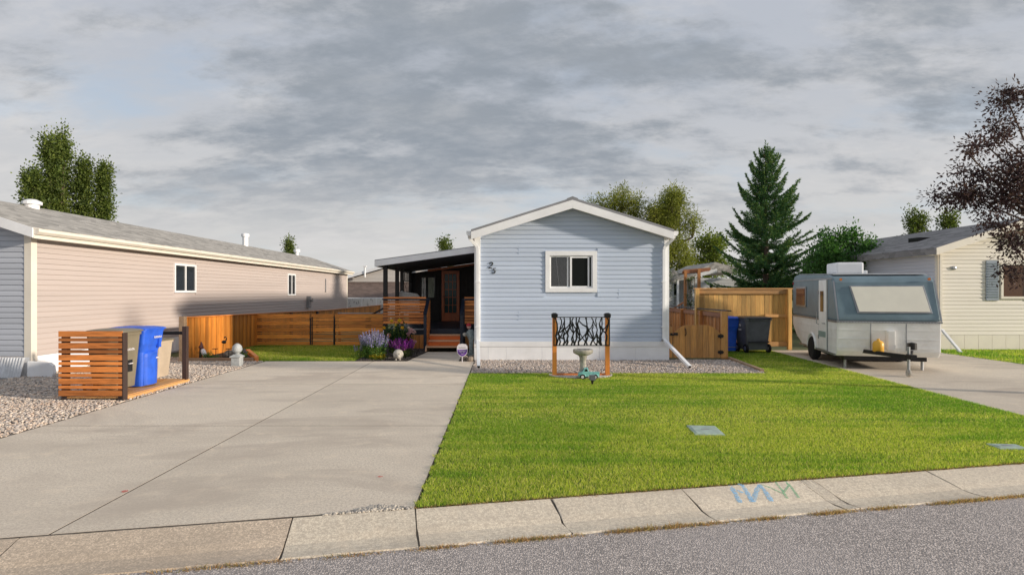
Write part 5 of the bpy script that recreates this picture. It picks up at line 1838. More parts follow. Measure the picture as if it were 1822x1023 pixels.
# sapling at the side of the house
tree('young_tree', 'thin grey green sapling beside the right wall of the blue house', 'tree', None, (5.72, 19.6, 0), 1.6, .025, [(5.72, 19.6, 1.9, .22, .3, .7, 12), (5.75, 19.6, 2.5, .15, .2, .3, 5)], .09, 22, .06, .5, [(.10, .13, .08), (.07, .10, .05)], seed=71)


# blue spruce
def spruce(base, H, RAD, seed):
    rr = np.random.default_rng(seed)
    o = thing('spruce_tree', (base[0], base[1], 0), 'large blue green spruce behind the tall board fence', 'tree')
    tb = B()
    tb.tube([(base[0], base[1], -.1), (base[0] + .03, base[1], H * .5), (base[0], base[1], H)], [.17, .09, .012], 8)
    VV, CC = [], []

    def twig(p, d, L, n, bright):
        d = d / np.linalg.norm(d)
        t = rr.random(n)
        c = p + d * (t * L)[:, None]
        r_ = rr.normal(size=(n, 3))
        r_ -= (r_ @ d)[:, None] * d
        r_ /= np.linalg.norm(r_, axis=1, keepdims=True)
        nd = d * rr.uniform(.5, 1.2, n)[:, None] + r_ * .85
        nd /= np.linalg.norm(nd, axis=1, keepdims=True)
        ln = rr.uniform(.06, .11, n)[:, None]
        sd_ = np.cross(nd, rr.normal(size=(n, 3)))
        sd_ /= np.linalg.norm(sd_, axis=1, keepdims=True)
        w = .016
        VV.append(np.stack([c - sd_ * w, c + sd_ * w, c + nd * ln], 1))
        pal = np.array([(.06, .16, .055), (.085, .20, .06), (.042, .115, .05), (.16, .27, .065), (.26, .34, .075)])
        k = np.where(rr.random(n) < bright, rr.integers(3, 5, n), rr.integers(0, 3, n))
        CC.append(pal[k] * rr.uniform(.8, 1.25, (n, 1)))
    z = .5
    while z < H - .25:
        f = (H - z) / H
        nb_ = int(7 + 7 * f)
        a0 = rr.uniform(0, 6.28)
        for i in range(nb_):
            a = a0 + 6.283 * i / nb_ + rr.normal(0, .2)
            L = (RAD * (f ** .72) * rr.uniform(.58, 1.12) + .15) * (1 + .10 * math.cos(a - .2))
            zz = z + rr.uniform(-.12, .12)
            elev0 = -.12 + (1 - f) * .75 + .16 * math.cos(a0 * 0 + 6.283 * i / nb_ - .1) + rr.normal(0, .08)
            pts_ = []
            nseg = 7
            p = np.array([base[0], base[1], zz])
            el = elev0 - .1
            for s in range(nseg + 1):
                pts_.append(p.copy())
                p = p + np.array([math.cos(a) * math.cos(el), math.sin(a) * math.cos(el), math.sin(el)]) * L / nseg
                el += .085 + .05 * (1 - f)
                a += rr.normal(0, .03)
            pts_ = np.array(pts_)
            tb.tube([tuple(q) for q in pts_[::2]] + [tuple(pts_[-1])], [.022 * (.4 + f), .017, .012, .007, .003][:len(pts_[::2]) + 1], 5)
            # side branchlets
            step = .10
            m = max(3, int(L / step))
            for q in range(m):
                t = (q + .6) / m
                if t < .10 and f > .3: continue
                idx = t * nseg
                i0_ = min(int(idx), nseg - 1)
                pos = pts_[i0_] + (pts_[i0_ + 1] - pts_[i0_]) * (idx - i0_)
                dirv = pts_[i0_ + 1] - pts_[i0_]
                dirv /= np.linalg.norm(dirv)
                sidev = np.cross(dirv, np.array([0, 0, 1.]))
                sidev /= np.linalg.norm(sidev) + 1e-9
                for sg in (-1, 1):
                    bl = min(.55, (.16 + .32 * L * (1 - t) * .6)) * rr.uniform(.6, 1.15)
                    d = dirv * .75 + sidev * sg * .8 + np.array([0, 0, rr.uniform(-.32, .12)])
                    twig(pos, d, bl, int(12 + bl * 46), .12 + .5 * max(0, t - .5))
                    if bl > .25 and rr.random() < .6: twig(pos + d / np.linalg.norm(d) * bl * .4, d * .5 + sidev * sg * rr.uniform(-.6, .9) + np.array([0, 0, rr.uniform(-.7, -.1)]), bl * .6, int(8 + bl * 26), .12)
                twig(pos, dirv + np.array([0, 0, rr.uniform(-.3, .3)]), .16, 7, .15)
            twig(pts_[-2], pts_[-1] - pts_[-2], L / nseg + .14, 26, .5)
        z += .33 + .16 * rr.random()
    for k in range(6):
        a = k * 1.05
        twig(np.array([base[0], base[1], H - .5]), np.array([math.cos(a) * .4, math.sin(a) * .4, 1.]), .55, 30, .3)
    twig(np.array([base[0], base[1], H - .35]), np.array([0, 0, 1.]), .75, 50, .3)
    for k in range(9):
        a = k * 2.4
        zz = H - .8 - .16 * k
        d = np.array([math.cos(a) * .75, math.sin(a) * .75, 1.1])
        twig(np.array([base[0] + math.cos(a) * (.12 + .06 * k), base[1] + math.sin(a) * (.12 + .06 * k), zz]), d, .55 + .04 * k, 34, .5)
    V = np.concatenate(VV, 0)
    C = np.concatenate(CC, 0)
    tb.build('trunk', M['bark'], o)
    np_mesh('crown', V.reshape(-1, 3), np.arange(len(V) * 3).reshape(-1, 3), M['needle'], np.repeat(C, 3, 0), parent=o, kind='stuff')
    return len(V)


NS = spruce(((1362 - CX) / FPX * 27, 27.0), 8.55, 3.4, 81)


# ------------------------------------------------------------------ flower bed plants
def flowering(label, base, H, W, nstem, leafpal, petpal, leaf, spike, pet, seed, heads=None, name='flowering_plant', leafper=36):
    rr = np.random.default_rng(seed)
    global rng
    save = rng
    rng = rr
    o = thing(name, base, label, 'plant')
    sb = B()
    LC, LD, PC, PD = [], [], [], []
    for i in range(nstem):
        a = rr.uniform(0, 6.283)
        r_ = rr.random() ** .5
        b0 = np.array([base[0] + math.cos(a) * r_ * W * .25, base[1] + math.sin(a) * r_ * W * .25, base[2]])
        h = H * rr.uniform(.72, 1.03) * (1 - .22 * r_)
        tp = np.array([base[0] + math.cos(a) * r_ * W * .5, base[1] + math.sin(a) * r_ * W * .5, base[2] + h])
        sb.tube([tuple(b0), tuple((b0 + tp) / 2 + np.array([0, 0, .05 * H])), tuple(tp)], [.006, .005, .003], 4)
        m = leafper
        t = rr.uniform(.05, 1 - spike * .8, m)
        c = b0 + (tp - b0) * t[:, None] + rr.normal(size=(m, 3)) * .05
        LC.append(c); LD.append(rr.normal(size=(m, 3)) + (c - np.array([base[0], base[1], c[:, 2].mean()])) * 3)
        if heads is None:
            m = 46
            t = rr.uniform(1 - spike, 1.02, m)
            c = b0 + (tp - b0) * t[:, None]
            ra = rr.uniform(0, 6.283, m)
            wd = pet * (1.15 - (t - (1 - spike)) / spike)[:, None] * .9
            c = c + np.stack([np.cos(ra), np.sin(ra), np.zeros(m)], 1) * wd
            PC.append(c); PD.append(np.stack([np.cos(ra), np.sin(ra), np.full(m, .8)], 1))
    sb.build('stems', M['turf'], o)
    C = np.concatenate(LC); D = np.concatenate(LD)
    lp = np.array(leafpal)
    leaves_mesh('leaves', C, D, leaf, .45, lp[rr.integers(0, len(lp), len(C))] * rr.uniform(.7, 1.3, (len(C), 1)), M['leaf'], o)
    pp = np.array(petpal)
    if heads is None:
        C = np.concatenate(PC); D = np.concatenate(PD)
        leaves_mesh('flower_spikes', C, D, pet, .7, pp[rr.integers(0, len(pp), len(C))] * rr.uniform(.7, 1.25, (len(C), 1)), M['petal'], o)
    else:
        for (hx, hy, hz, hr, col) in heads:
            m = 60
            u = rr.normal(size=(m, 3)); u /= np.linalg.norm(u, axis=1, keepdims=True)
            c = np.array([hx, hy, hz]) + u * hr * rr.uniform(.5, 1, (m, 1))
            t_ = u + rr.normal(size=(m, 3)) * .8
            leaves_mesh('flower_head', c, t_, hr * .75, .8, np.array(col) * rr.uniform(.75, 1.2, (m, 1)), M['petal'], o, kind=None)
    rng = save
    return o


GR = [(.08, .19, .035), (.13, .25, .045), (.055, .13, .03), (.18, .28, .06)]
c = G(664, 637)
flowering('tall lavender blue salvia clump at the left of the flower bed', (c.x, 15.15, 0), .80, .84, 95, GR, [(.40, .36, .70), (.50, .46, .78), (.30, .27, .62), (.58, .54, .82)], .055, .42, .030, 201)
flowering('deep purple flowering bush in the middle of the flower bed', ((714 - CX) / FPX * 15.3, 15.35, 0), .58, .76, 110, [(.06, .08, .04), (.09, .10, .05), (.05, .06, .03)], [(.32, .03, .46), (.42, .05, .52), (.22, .02, .42), (.5, .10, .42)], .04, .38, .024, 202, leafper=24)
hd = []
for (px, py, r_, col) in ((697, 571, .045, (.75, .50, .04)), (711, 570, .05, (.80, .52, .03)), (683, 583, .045, (.75, .45, .04)), (716, 583, .045, (.8, .5, .05)), (704, 578, .035, (.75, .6, .1)), (702, 583, .03, (.7, .65, .3)), (692, 597, .06, (.75, .36, .25)), (701, 588, .03, (.6, .6, .2)), (693, 583, .028, (.6, .62, .4)),
                          (732, 588, .075, (.72, .46, .52)), (727, 594, .06, (.66, .38, .46)), (737, 591, .05, (.75, .55, .58)), (738, 608, .05, (.72, .42, .45)), (728, 584, .045, (.76, .6, .6)), (725, 605, .05, (.30, .03, .05))):
    p = P(px, py, 16.05)
    hd.append((p.x, p.y, p.z, r_, col))
flowering('dark leaved rose bush with yellow and pink blooms before the porch', ((710 - CX) / FPX * 16.3, 16.3, 0), .95, .90, 50, [(.02, .065, .02), (.035, .09, .025), (.015, .045, .018)], [(.7, .5, .05)], .075, .05, .03, 203, hd, leafper=52)
flowering('low yellow green plant under the lavender salvia', ((672 - CX) / FPX * 14.78, 14.78, 0), .16, .45, 26, [(.16, .22, .03), (.30, .30, .03), (.10, .16, .03)], [(.6, .45, .03)], .05, .3, .02, 204, leafper=26)
flowering('small pale blue plant at the left end of the flower bed', ((637 - CX) / FPX * 14.95, 15.0, 0), .42, .30, 9, GR, [(.36, .32, .58), (.44, .4, .62)], .045, .3, .024, 205, leafper=14)
# mulch chips
mp_ = scatter(2600, -3.72, -2.25, 14.48, 17.5, lambda x, y: x < -2.43 + (y - 14.46) * .09)
n = len(mp_)
C = np.stack([mp_[:, 0], mp_[:, 1], rng.uniform(.014, .03, n)], 1)
leaves_mesh('mulch', C, rng.normal(size=(n, 3)) * np.array([1, 1, .25]), .045, .4, np.array([(.05, .035, .028)]) * rng.uniform(.4, 1.9, (n, 1)), M['stone'], None, 'dark bark mulch in the flower bed')

# ------------------------------------------------------------------ ornaments by the porch
c = G(708, 641)
st = thing('stone_ornament', (c.x, c.y, 0), 'round pale stone animal ornament at the front of the flower bed', 'ornament')
rr_ = random.Random(4)
B().ell((c.x, c.y + .05, .145), (.135, .14, .135), 18, 12, jit=.025, rnd=rr_).build('body', M['cement'], st, smooth=True)
B().ell((c.x + .02, c.y - .08, .11), (.06, .05, .055), 12, 8, jit=.02, rnd=rr_).build('head', M['cement'], st, smooth=True)
for s_ in (-1, 1):
    B().ell((c.x + s_ * .05 + .01, c.y - .06, .025), (.03, .04, .025), 8, 6).build('foot', M['cement'], st, smooth=True)
    B().ell((c.x + s_ * .035 + .02, c.y - .08, .165), (.018, .018, .024), 8, 6).build('ear', M['cement'], st, smooth=True)

c = G(822.5, 645)
sg = thing('yard_sign', (c.x, c.y, 0), 'purple and white shield sign on a white stake by the steps', 'sign')
yy_ = c.y
zc = EYE + (CY - 622) / FPX * yy_
sc2 = yy_ / FPX
shp = [(-9.6, -2), (-9.2, 6), (-6.5, 9.6), (0, 10.6), (6.5, 9.6), (9.2, 6), (9.6, -2), (8.6, -7), (4.6, -11.2), (0, -13), (-4.6, -11.2), (-8.6, -7)]
plate(sg, 'sign_panel', [(c.x + a * sc2, yy_, zc + b_ * sc2) for a, b_ in shp], (0, .008, 0), M['signwhite'])
lower = [(-8.6, 0), (8.6, 0), (8.4, -3), (7.5, -6.6), (4.0, -10.2), (0, -11.8), (-4.0, -10.2), (-7.5, -6.6), (-8.4, -3)]
plate(sg, 'purple_field', [(c.x + a * sc2, yy_ - .003, zc + b_ * sc2) for a, b_ in lower], (0, .0025, 0), M['purple'])
tx = B()
for (a, b_, w, h) in ((-6, -2.4, 12, 1.0), (-4, -4.6, 3, .7), (1, -4.6, 3.4, .7), (-2, -7.2, 4, .8)):
    tx.box(c.x + a * sc2, c.x + (a + w) * sc2, yy_ - .005, yy_ - .0035, zc + (b_ - h) * sc2, zc + b_ * sc2)
tx.build('lettering', M['signwhite'], sg)
tx = B()
tx.tube([(c.x + (-6 + k) * sc2, yy_ - .003, zc + (3.4 + .8 * math.sin(k * 1.9)) * sc2) for k in range(13)], .004, 5)
tx.build('lettering', M['ink'], sg)
B().box(c.x - .012, c.x + .012, yy_ + .009, yy_ + .02, 0, zc + .1).build('stake', M['signwhite'], sg)

# garden figure with red cap
fy_ = 15.75
def FQ(px, py): return P(px, py, fy_)
fg = thing('garden_statue', (FQ(838, 640).x, fy_, 0), 'weathered grey garden figure with red cap beside the porch steps', 'statue')
b = B()
b.tube([FQ(838.5, 632), FQ(838, 622), FQ(838, 612), FQ(838.5, 604), FQ(838, 597), FQ(837, 590), FQ(837, 586)], [.075, .055, .055, .065, .085, .09, .05], 12)
b.build('body', M['statue_grey'], fg, smooth=True)
B().tube([FQ(833, 590), FQ(831, 595), FQ(834, 601), FQ(836.5, 608)], [.035, .028, .025, .02], 8).build('arm', M['statue_grey'], fg, smooth=True)
B().tube([FQ(841, 589), FQ(842.5, 596), FQ(841.5, 604)], [.035, .03, .025], 8).build('arm', M['statue_grey'], fg, smooth=True)
B().ell(FQ(834.5, 581), (.062, .06, .07), 12, 8).build('head', M['skin'], fg, smooth=True)
B().lathe([(.07, 0), (.068, .03), (.05, .065), (.001, .085)], FQ(834, 580), 12).build('cap', M['red'], fg, smooth=True)
B().ell(FQ(827, 595), (.055, .05, .055), 10, 8, jit=.05, rnd=rr_).build('held_shell', M['cement'], fg, smooth=True)
B().box(FQ(832, 630).x, FQ(843, 630).x, fy_ - .08, fy_ + .08, 0, .06).build('base', M['statue_grey'], fg)
for i, (px, py, rx, rz, lab) in enumerate(((826, 637, .10, .085, 'brown rock beside the purple shield sign'), (836, 638, .10, .075, 'dark flat rock in front of the garden figure'), (842, 634, .07, .06, 'small dark rock against the house corner'))):
    c = G(px, py + 5)
    B().ell((c.x, c.y + .05, rz * .7), (rx, rx * .8, rz), 10, 7, jit=.14, rnd=rr_).build('rock', M['rock'], None, label=lab, cat='rock', group='rocks beside the porch steps')

# ------------------------------------------------------------------ garden corner by the board fence
gb = thing('planter_bed', (-7.2, 14.6, 0), 'timber edged corner bed with bird ornaments by the board fence', 'garden bed')
B().bar((-7.95, 14.40, .045), (-6.30, 14.42, .045), .09, .09).build('timber', M['timber_x'], gb, bevel=.006)
B().bar((-6.24, 14.44, .06), (-7.30, 16.3, .06), .10, .13).build('timber', M['cedar_y'], gb, bevel=.006)
flat('soil', [(-7.98, 14.45), (-6.32, 14.46), (-7.32, 16.25), (-7.98, 16.6)], .03, M['mulch'], None, 0.04, gb)
c = G(418, 652.5)
fn = thing('finial_statue', (c.x, c.y, 0), 'white artichoke finial on a square pedestal at the driveway edge', 'ornament')
B().box(c.x - .115, c.x + .115, c.y - .0, c.y + .23, 0, .025).build('plinth', M['statue_white'], fn, bevel=.004)
B().box(c.x - .10, c.x + .10, c.y + .015, c.y + .215, .025, .215).build('pedestal', M['statue_white'], fn, bevel=.006)
cx_, cy_ = c.x, c.y + .115
cp = B()
cp.loft([[(cx_ + a * s, cy_ + b_ * s, z) for a, b_ in ((-1, -1), (1, -1), (1, 1), (-1, 1))] for s, z in ((.125, .216), (.125, .24), (.07, .275), (.06, .285))])
cp.build('pedestal_cap', M['statue_white'], fn)
B().lathe([(.001, .28), (.06, .285), (.045, .305), (.06, .315), (.001, .318)], (cx_, cy_, 0), 16).build('collar', M['statue_white'], fn, smooth=True)
eg = B()
eg.lathe([(.001, .315), (.06, .32), (.095, .35), (.112, .39), (.112, .43), (.098, .47), (.07, .51), (.035, .535), (.001, .545)], (cx_, cy_, 0), 24, wob=lambda i, t: .05 * math.cos(8 * t + math.pi * (i % 2)))
eg.build('artichoke', M['statue_white'], fn, smooth=True)

by_ = 14.62
def BQ(px, py): return P(px, py, by_)
rb_ = thing('bird_ornament', (BQ(362, 640).x, by_, 0), 'white and dark red rooster ornament against the board fence', 'ornament')
b = B()
b.tube([BQ(366.5, 637), BQ(364, 631), BQ(361.5, 625), BQ(359, 620)], [.02, .055, .06, .035], 10)
b.build('body', M['signwhite'], rb_, smooth=True)
b = B()
b.tube([BQ(359.5, 621), BQ(357.5, 617), BQ(358.5, 613), BQ(358, 608)], [.045, .06, .03, .012], 10)
b.build('head', M['red_tint'], rb_, smooth=True)
B().prism([BQ(353.5, 638), BQ(358, 638), BQ(358.5, 624), BQ(355, 620)], (0, .03, 0)).build('tail', M['darkwood'], rb_)
B().box(BQ(354, 640).x, BQ(366, 640).x, by_ - .05, by_ + .05, .02, .05).build('base', M['darkwood'], rb_)
fl = thing('bird_ornament', (BQ(397, 640).x, by_, 0), 'black metal flamingo ornament on one thin leg by the rock', 'ornament')
B().ell(BQ(398.5, 608.5), (.062, .04, .045), 12, 8).build('body', M['black'], fl, smooth=True)
B().tube([BQ(402, 606), BQ(403, 602), BQ(401.5, 599), BQ(399.5, 599.5), BQ(399, 602)], [.018, .013, .013, .015, .008], 8).build('neck', M['black'], fl, smooth=True)
B().tube([BQ(397, 612), BQ(396.5, 625), BQ(396.5, 640)], .008, 6).build('leg', M['black'], fl)
B().ell((BQ(396, 630).x, 15.0, .11), (.18, .14, .12), 12, 8, jit=.08, rnd=rr_).build('rock', M['rock'], None, smooth=True, label='brown boulder behind the black flamingo ornament', cat='rock')
for i, (px, lab) in enumerate(((383, 'left short black garden stake beside the boulder'), (407, 'right short black garden stake beside the boulder'))):
    o = thing('garden_stake', (BQ(px, 640).x, by_ + .25, 0), lab, 'stake', 'garden stakes in the corner bed')
    q = P(px, 621, by_ + .25)
    B().tube([(q.x, q.y, 0), (q.x, q.y, q.z)], .007, 6).build('rod', M['black'], o)
    B().box(q.x - .06, q.x + .06, q.y - .04, q.y + .04, q.z, q.z + .015).build('top_tray', M['black'], o)
flowering('small green plant beside the rooster ornament', ((371 - CX) / FPX * 14.6, 14.6, .02), .16, .24, 14, GR, [(.3, .4, .1)], .05, .05, .01, 206, [], leafper=16)
flowering('low green plant between rooster and flamingo ornaments', ((381 - CX) / FPX * 14.6, 14.6, .02), .10, .18, 10, [(.10, .17, .06), (.2, .25, .14)], [(.3, .4, .1)], .045, .05, .01, 207, [], leafper=14)
flowering('small mauve flowering plant behind the white finial', ((432 - CX) / FPX * 14.9, 14.9, .02), .32, .24, 14, GR, [(.32, .26, .48), (.4, .33, .5)], .05, .35, .022, 208, leafper=16)

# ------------------------------------------------------------------ cream house at the right
rh = thing('mobile_home', (15.75, 17.4, 0), 'cream mobile home with grey shutter and shingle roof at the right edge', 'house')
RX0, RX1, RY0, RY1 = 13.3, 18.25, 17.4, 24.6
RRX = (RX0 + RX1) / 2
B().box(RX0, RX1, RY0, RY1, 0, 3.05).build('wall', M['cream'], rh)
B().prism([(RX0, RY0, 3.051), (RX1, RY0, 3.051), (RRX, RY0, 3.85)], (0, RY1 - RY0, 0)).build('gable_wall', M['cream'], rh)
rsl = .8 / 2.47
siding(rh, (0, RY0, 0), (1, 0, 0), (0, -1, 0), lambda z: (RX0 + .1, RX1 - .1) if z < 3.0 else (RRX - (3.80 - z) / rsl, RRX + (3.80 - z) / rsl), .45, 3.75, M['cream'], [(15.15, 16.3, 1.5, 2.75)])
siding(rh, (RX0, 0, 0), (0, -1, 0), (-1, 0, 0), lambda z: (-RY1, -RY0 - .05), .45, 3.0, M['side_shaded'])
for xa in (RX0 - .02, RX1 - .10):
    B().box(xa, xa + .12, RY0 - .03, RY0 + .08, .3, 3.0).build('corner_board', M['cream_trim'], rh)
x = RX0 - .02
while x < RX1:
    box_obj('skirt_panel', (x + .21, RY0 - .012, .22), (.414, .024, .44), M['cream_trim'], rh)
    x += .42
B().box(RX0 - .024, RX0 - .002, RY0, RY1, 0, .44).build('skirt_panel', M['side_shaded'], rh)
for sgn, ex in ((-1, RX0 - .3), (1, RX1 + .3)):
    ez = 3.04
    yr = RY0 - .35
    B().prism([(ex, yr, ez), (RRX, yr, 3.95), (RRX, yr, 4.0), (ex, yr, ez + .05)], (0, RY1 - RY0 + .6, 0)).build('roof_slope', M['roof_dark'], rh)
    B().prism([(ex, yr - .03, ez - .17), (RRX, yr - .03, 3.76), (RRX, yr - .03, 3.97), (ex, yr - .03, ez + .04)], (0, .028, 0)).build('rake_board', M['cream_trim'], rh)
    B().prism([(ex, yr, ez - .15), (RRX, yr, 3.79), (RRX, yr, 3.82), (ex, yr, ez - .12)], (0, .33, 0)).build('soffit', M['cream_trim'], rh)
B().box(RX0 - .32, RX0 - .29, RY0 - .35, RY1, 2.88, 3.04).build('fascia', M['roof_dark'], rh)
B().box(RX0 - .29, RX0 - .01, RY0, RY1, 2.88, 2.905).build('soffit', M['cream_trim'], rh)
rw = B()
wx0, wx1, wz0, wz1 = 15.28, 15.98, 1.62, 2.58
for (a, c_, d, e) in ((wx0, wx1, wz1, wz1 + .07), (wx0, wx1, wz0 - .07, wz0), (wx0 - .07, wx0, wz0 - .07, wz1 + .07), (wx1, wx1 + .07, wz0 - .07, wz1 + .07)):
    rw.box(a, c_, RY0 - .06, RY0 - .01, d, e)
rw = rw.build('window', M['cream_trim'], rh)
B().box(wx0, wx1, RY0 - .03, RY0 - .012, wz0, wz1).build('pane', M['brownwin'], rw)
for xs in (14.76, 16.07):
    fr_ = B().box(xs, xs + .38, RY0 - .055, RY0 - .025, 1.5, 2.72).build('shutter', M['shutter'], rh, bevel=.004)
    for k in range(14):
        box_obj('louvre', (xs + .19, RY0 - .062, 1.60 + k * .078), (.30, .014, .055), M['shutter'], fr_, rot=(R(25), 0, 0), bevel=0)
B().box(RX0 + .9, RX0 + 1.3, RY0 + 2.0, RY0 + 2.5, 3.40, 3.62).build('roof_vent', M['black'], rh)
vb = P(1622, 412, 24)
B().box(vb.x - .42, vb.x + .25, 24, 24.5, 3.85 - .28 - .2, 4.10).build('roof_vent', M['black'], rh)
B().bar((RX0 + .04, RY0 - .08, 2.9), (RX0 + .04, RY0 - .08, .62), .07, .06, (0, 1, .01)).build('downspout', M['cream_trim'], rh)
B().bar((RX0 + .06, RY0 - .1, .62), P(1712, 630, 16.5), .07, .06, (0, .1, 1)).build('downspout_extension', M['white'], rh)
B().ell(P(1697, 477, 17.36), (.1, .03, .06), 10, 6).build('wall_plaque', M['steel'], rh)

# ------------------------------------------------------------------ neighbour behind the gate
nb_ = thing('bungalow', (10.6, 30, 0), 'pale grey bungalow partly hidden behind pergola and spruce', 'house')
ny = 30.0
def NQ(px): return (px - CX) / FPX * ny
B().box(NQ(1185), NQ(1204), ny + .5, ny + 5, 0, 2.35).build('wall', M['palegrey'], nb_)
siding(nb_, (0, ny + .5, 0), (1, 0, 0), (0, -1, 0), lambda z: (NQ(1185), NQ(1204)), .3, 2.3, M['palegrey'], course=.16)
B().box(NQ(1207), NQ(1232), ny + 1.2, ny + 6, 0, 2.5).build('wall', M['palegrey'], nb_)
siding(nb_, (0, ny + 1.2, 0), (1, 0, 0), (0, -1, 0), lambda z: (NQ(1207), NQ(1232)), .3, 2.5, M['palegrey'], course=.16)
B().box(NQ(1232), 13.2, ny + .2, ny + 6, 0, 2.45).build('wall', M['palegrey'], nb_)
siding(nb_, (0, ny + .2, 0), (1, 0, 0), (0, -1, 0), lambda z: (NQ(1232), 13.2), .3, 2.5, M['palegrey'], course=.16)
B().prism([(NQ(1184), ny - .2, 2.46), (NQ(1196), ny - .2, 3.0), (NQ(1212), ny - .2, 2.5), (NQ(1212), ny - .2, 2.42), (NQ(1184), ny - .2, 2.38)], (0, 4, 0)).build('roof', M['roof_grey'], nb_)
B().prism([(NQ(1196), ny - .35, 2.36), (NQ(1236), ny - .35, 2.60), (NQ(1236), ny - .35, 2.74), (NQ(1196), ny - .35, 2.5)], (0, 5, 0)).build('roof', M['roof_grey'], nb_)
B().prism([(NQ(1232), ny - .3, 2.52), (NQ(1272), ny - .3, 2.78), (NQ(1272), ny - .3, 2.98), (NQ(1232), ny - .3, 2.68)], (0, .08, 0)).build('fascia', M['white'], nb_)
B().prism([(NQ(1255), ny + 1.5, 2.9), (NQ(1292), ny + 1.5, 3.42), (13.4, ny + 1.5, 3.0), (13.4, ny + 1.5, 2.8)], (0, 5, 0)).build('roof', M['roof_grey'], nb_)
B().box(NQ(1203), NQ(1206), ny - .2, ny - .1, 0, 2.4).build('post', M['white'], nb_)
nw = B()
for (a, c_, d, e) in ((NQ(1208.5), NQ(1217.5), 2.22, 2.28), (NQ(1208.5), NQ(1217.5), 1.52, 1.58), (NQ(1208.5), NQ(1210), 1.58, 2.22), (NQ(1216), NQ(1217.5), 1.58, 2.22)):
    nw.box(a, c_, ny + 1.12, ny + 1.18, d, e)
nw = nw.build('window', M['white'], nb_)
B().box(NQ(1210), NQ(1216), ny + 1.14, ny + 1.17, 1.58, 2.22).build('pane', M['glass'], nw)
lp = P(1264, 510, ny + .1)
B().lathe([(.001, -.2), (.06, -.18), (.08, .0), (.10, .02), (.05, .12), (.001, .16)], (lp.x, ny - .02, lp.z), 10).build('wall_lamp', M['black'], nb_)
pg = thing('pergola', (8, 24, 0), 'red brown timber pergola posts behind the gate', 'pergola')
for px, t in ((1219.5, 482), (1243.5, 478)):
    q = P(px, t, 24)
    box_obj('post', (q.x, 24, q.z / 2), (.11, .11, q.z), M['rust_z'], pg, bevel=0)
B().bar(P(1214, 485, 24.07), P(1262, 480, 24.07), .05, .12).build('beam', M['rust_y'], pg)
B().bar(P(1216, 482.5, 24.9), P(1264, 478.5, 24.9), .05, .12).build('beam', M['rust_y'], pg)
for k in range(4):
    q = P(1221 + k * 5, 492, 23.9)
    B().tube([(q.x, 23.9, 1.0), (q.x, 23.9, q.z)], .012, 5).build('trellis_rod', M['timber'], pg)
q = P(1228, 520, 23.8)
tree('climbing_vine', 'green climbing vine on the pergola trellis behind the gate', 'vine', None, (q.x, 23.8, 0), 1.2, .02, [(q.x, 23.8, 1.8, .16, .15, .7, 14), (q.x + .1, 23.8, 1.1, .3, .2, .4, 12)], .07, 26, .06, .6, DKG, seed=91)
sr = thing('stair_handrail', (6.9, 23.3, 0), 'thin brown stair handrail before the pale grey bungalow', 'handrail')
B().bar(P(1199, 549, 23.3), P(1216, 538, 23.3), .05, .06).build('rail', M['rust_y'], sr)
for px, t in ((1203, 546), (1208, 543), (1213, 540), (1218, 480)):
    q = P(px, t, 23.3)
    if px < 1215:
        B().tube([(q.x, 23.3, 0), (q.x, 23.3, q.z)], .02, 6).build('baluster', M['darkwood'], sr)

# ------------------------------------------------------------------ travel trailer
TA = R(-14)
TT = Matrix.Translation((7.62, 12.95, 0)) @ Matrix.Rotation(TA, 4, 'Z')     # x across (to the right), y back along the body
tr_o = thing('travel_trailer', (8.6, 14.7, 0), 'vintage white and slate blue travel trailer parked on the neighbour driveway', 'trailer')
W = 2.06
LEN = 4.0
low = [(0.0, 1.10), (0.02, .42), (.10, .30), (2.9, .30), (3.55, .52), (3.98, .80), (4.02, 1.10)]
up_ = [(0.0, 1.103), (.02, 1.2), (.30, 1.98), (.42, 2.10), (.7, 2.16), (3.6, 2.24), (3.85, 2.20), (4.0, 1.9), (4.03, 1.103)]
B(TT).prism([(0.0, y, z) for y, z in low], (W, 0, 0)).build('lower_body', M['trailer_white'], tr_o, bevel=.03)
B(TT).prism([(0.0, y, z) for y, z in up_], (W, 0, 0)).build('upper_body', M['trailer_blue'], tr_o, bevel=.05)
B(TT).prism([(.08, y, z) for y, z in ((.55, 2.165), (3.65, 2.25), (3.65, 2.275), (.6, 2.19))], (W - .16, 0, 0)).build('roof', M['trailer_roof'], tr_o)
B(TT).box(-.012, W + .012, -.016, -.001, 1.06, 1.10).build('belt_trim', M['steel'], tr_o)
B(TT).box(-.014, -.001, 0, 4.0, 1.06, 1.10).build('belt_trim', M['steel'], tr_o)
# front window on the sloping front: plane from (y=.02,z=1.2) to (.30,1.98)
fd = Vector((0, .28, .78)).normalized()
fn_ = Vector((0, -.78, .28)).normalized()
def FP_(x, t, off=0.0): return Vector((x, .02, 1.2)) + fd * t + fn_ * off
fw = B(TT)
fw.prism([FP_(.42, .08, .004), FP_(W - .16, .08, .004), FP_(W - .24, .74, .004), FP_(.32, .74, .004)], fn_ * .02)
fw = fw.build('front_window', M['steel'], tr_o, bevel=.01)
B(TT).prism([FP_(.46, .11, .026), FP_(W - .20, .11, .026), FP_(W - .275, .71, .026), FP_(.355, .71, .026)], fn_ * .008).build('window_cover', M['shade'], fw)
for x in (.16, W - .12):
    B(TT).lathe([(.001, 0), (.03, 0), (.03, .03), (.001, .035)], FP_(x, .88, .05), 10, 'y').build('marker_light', M['amber'], tr_o)
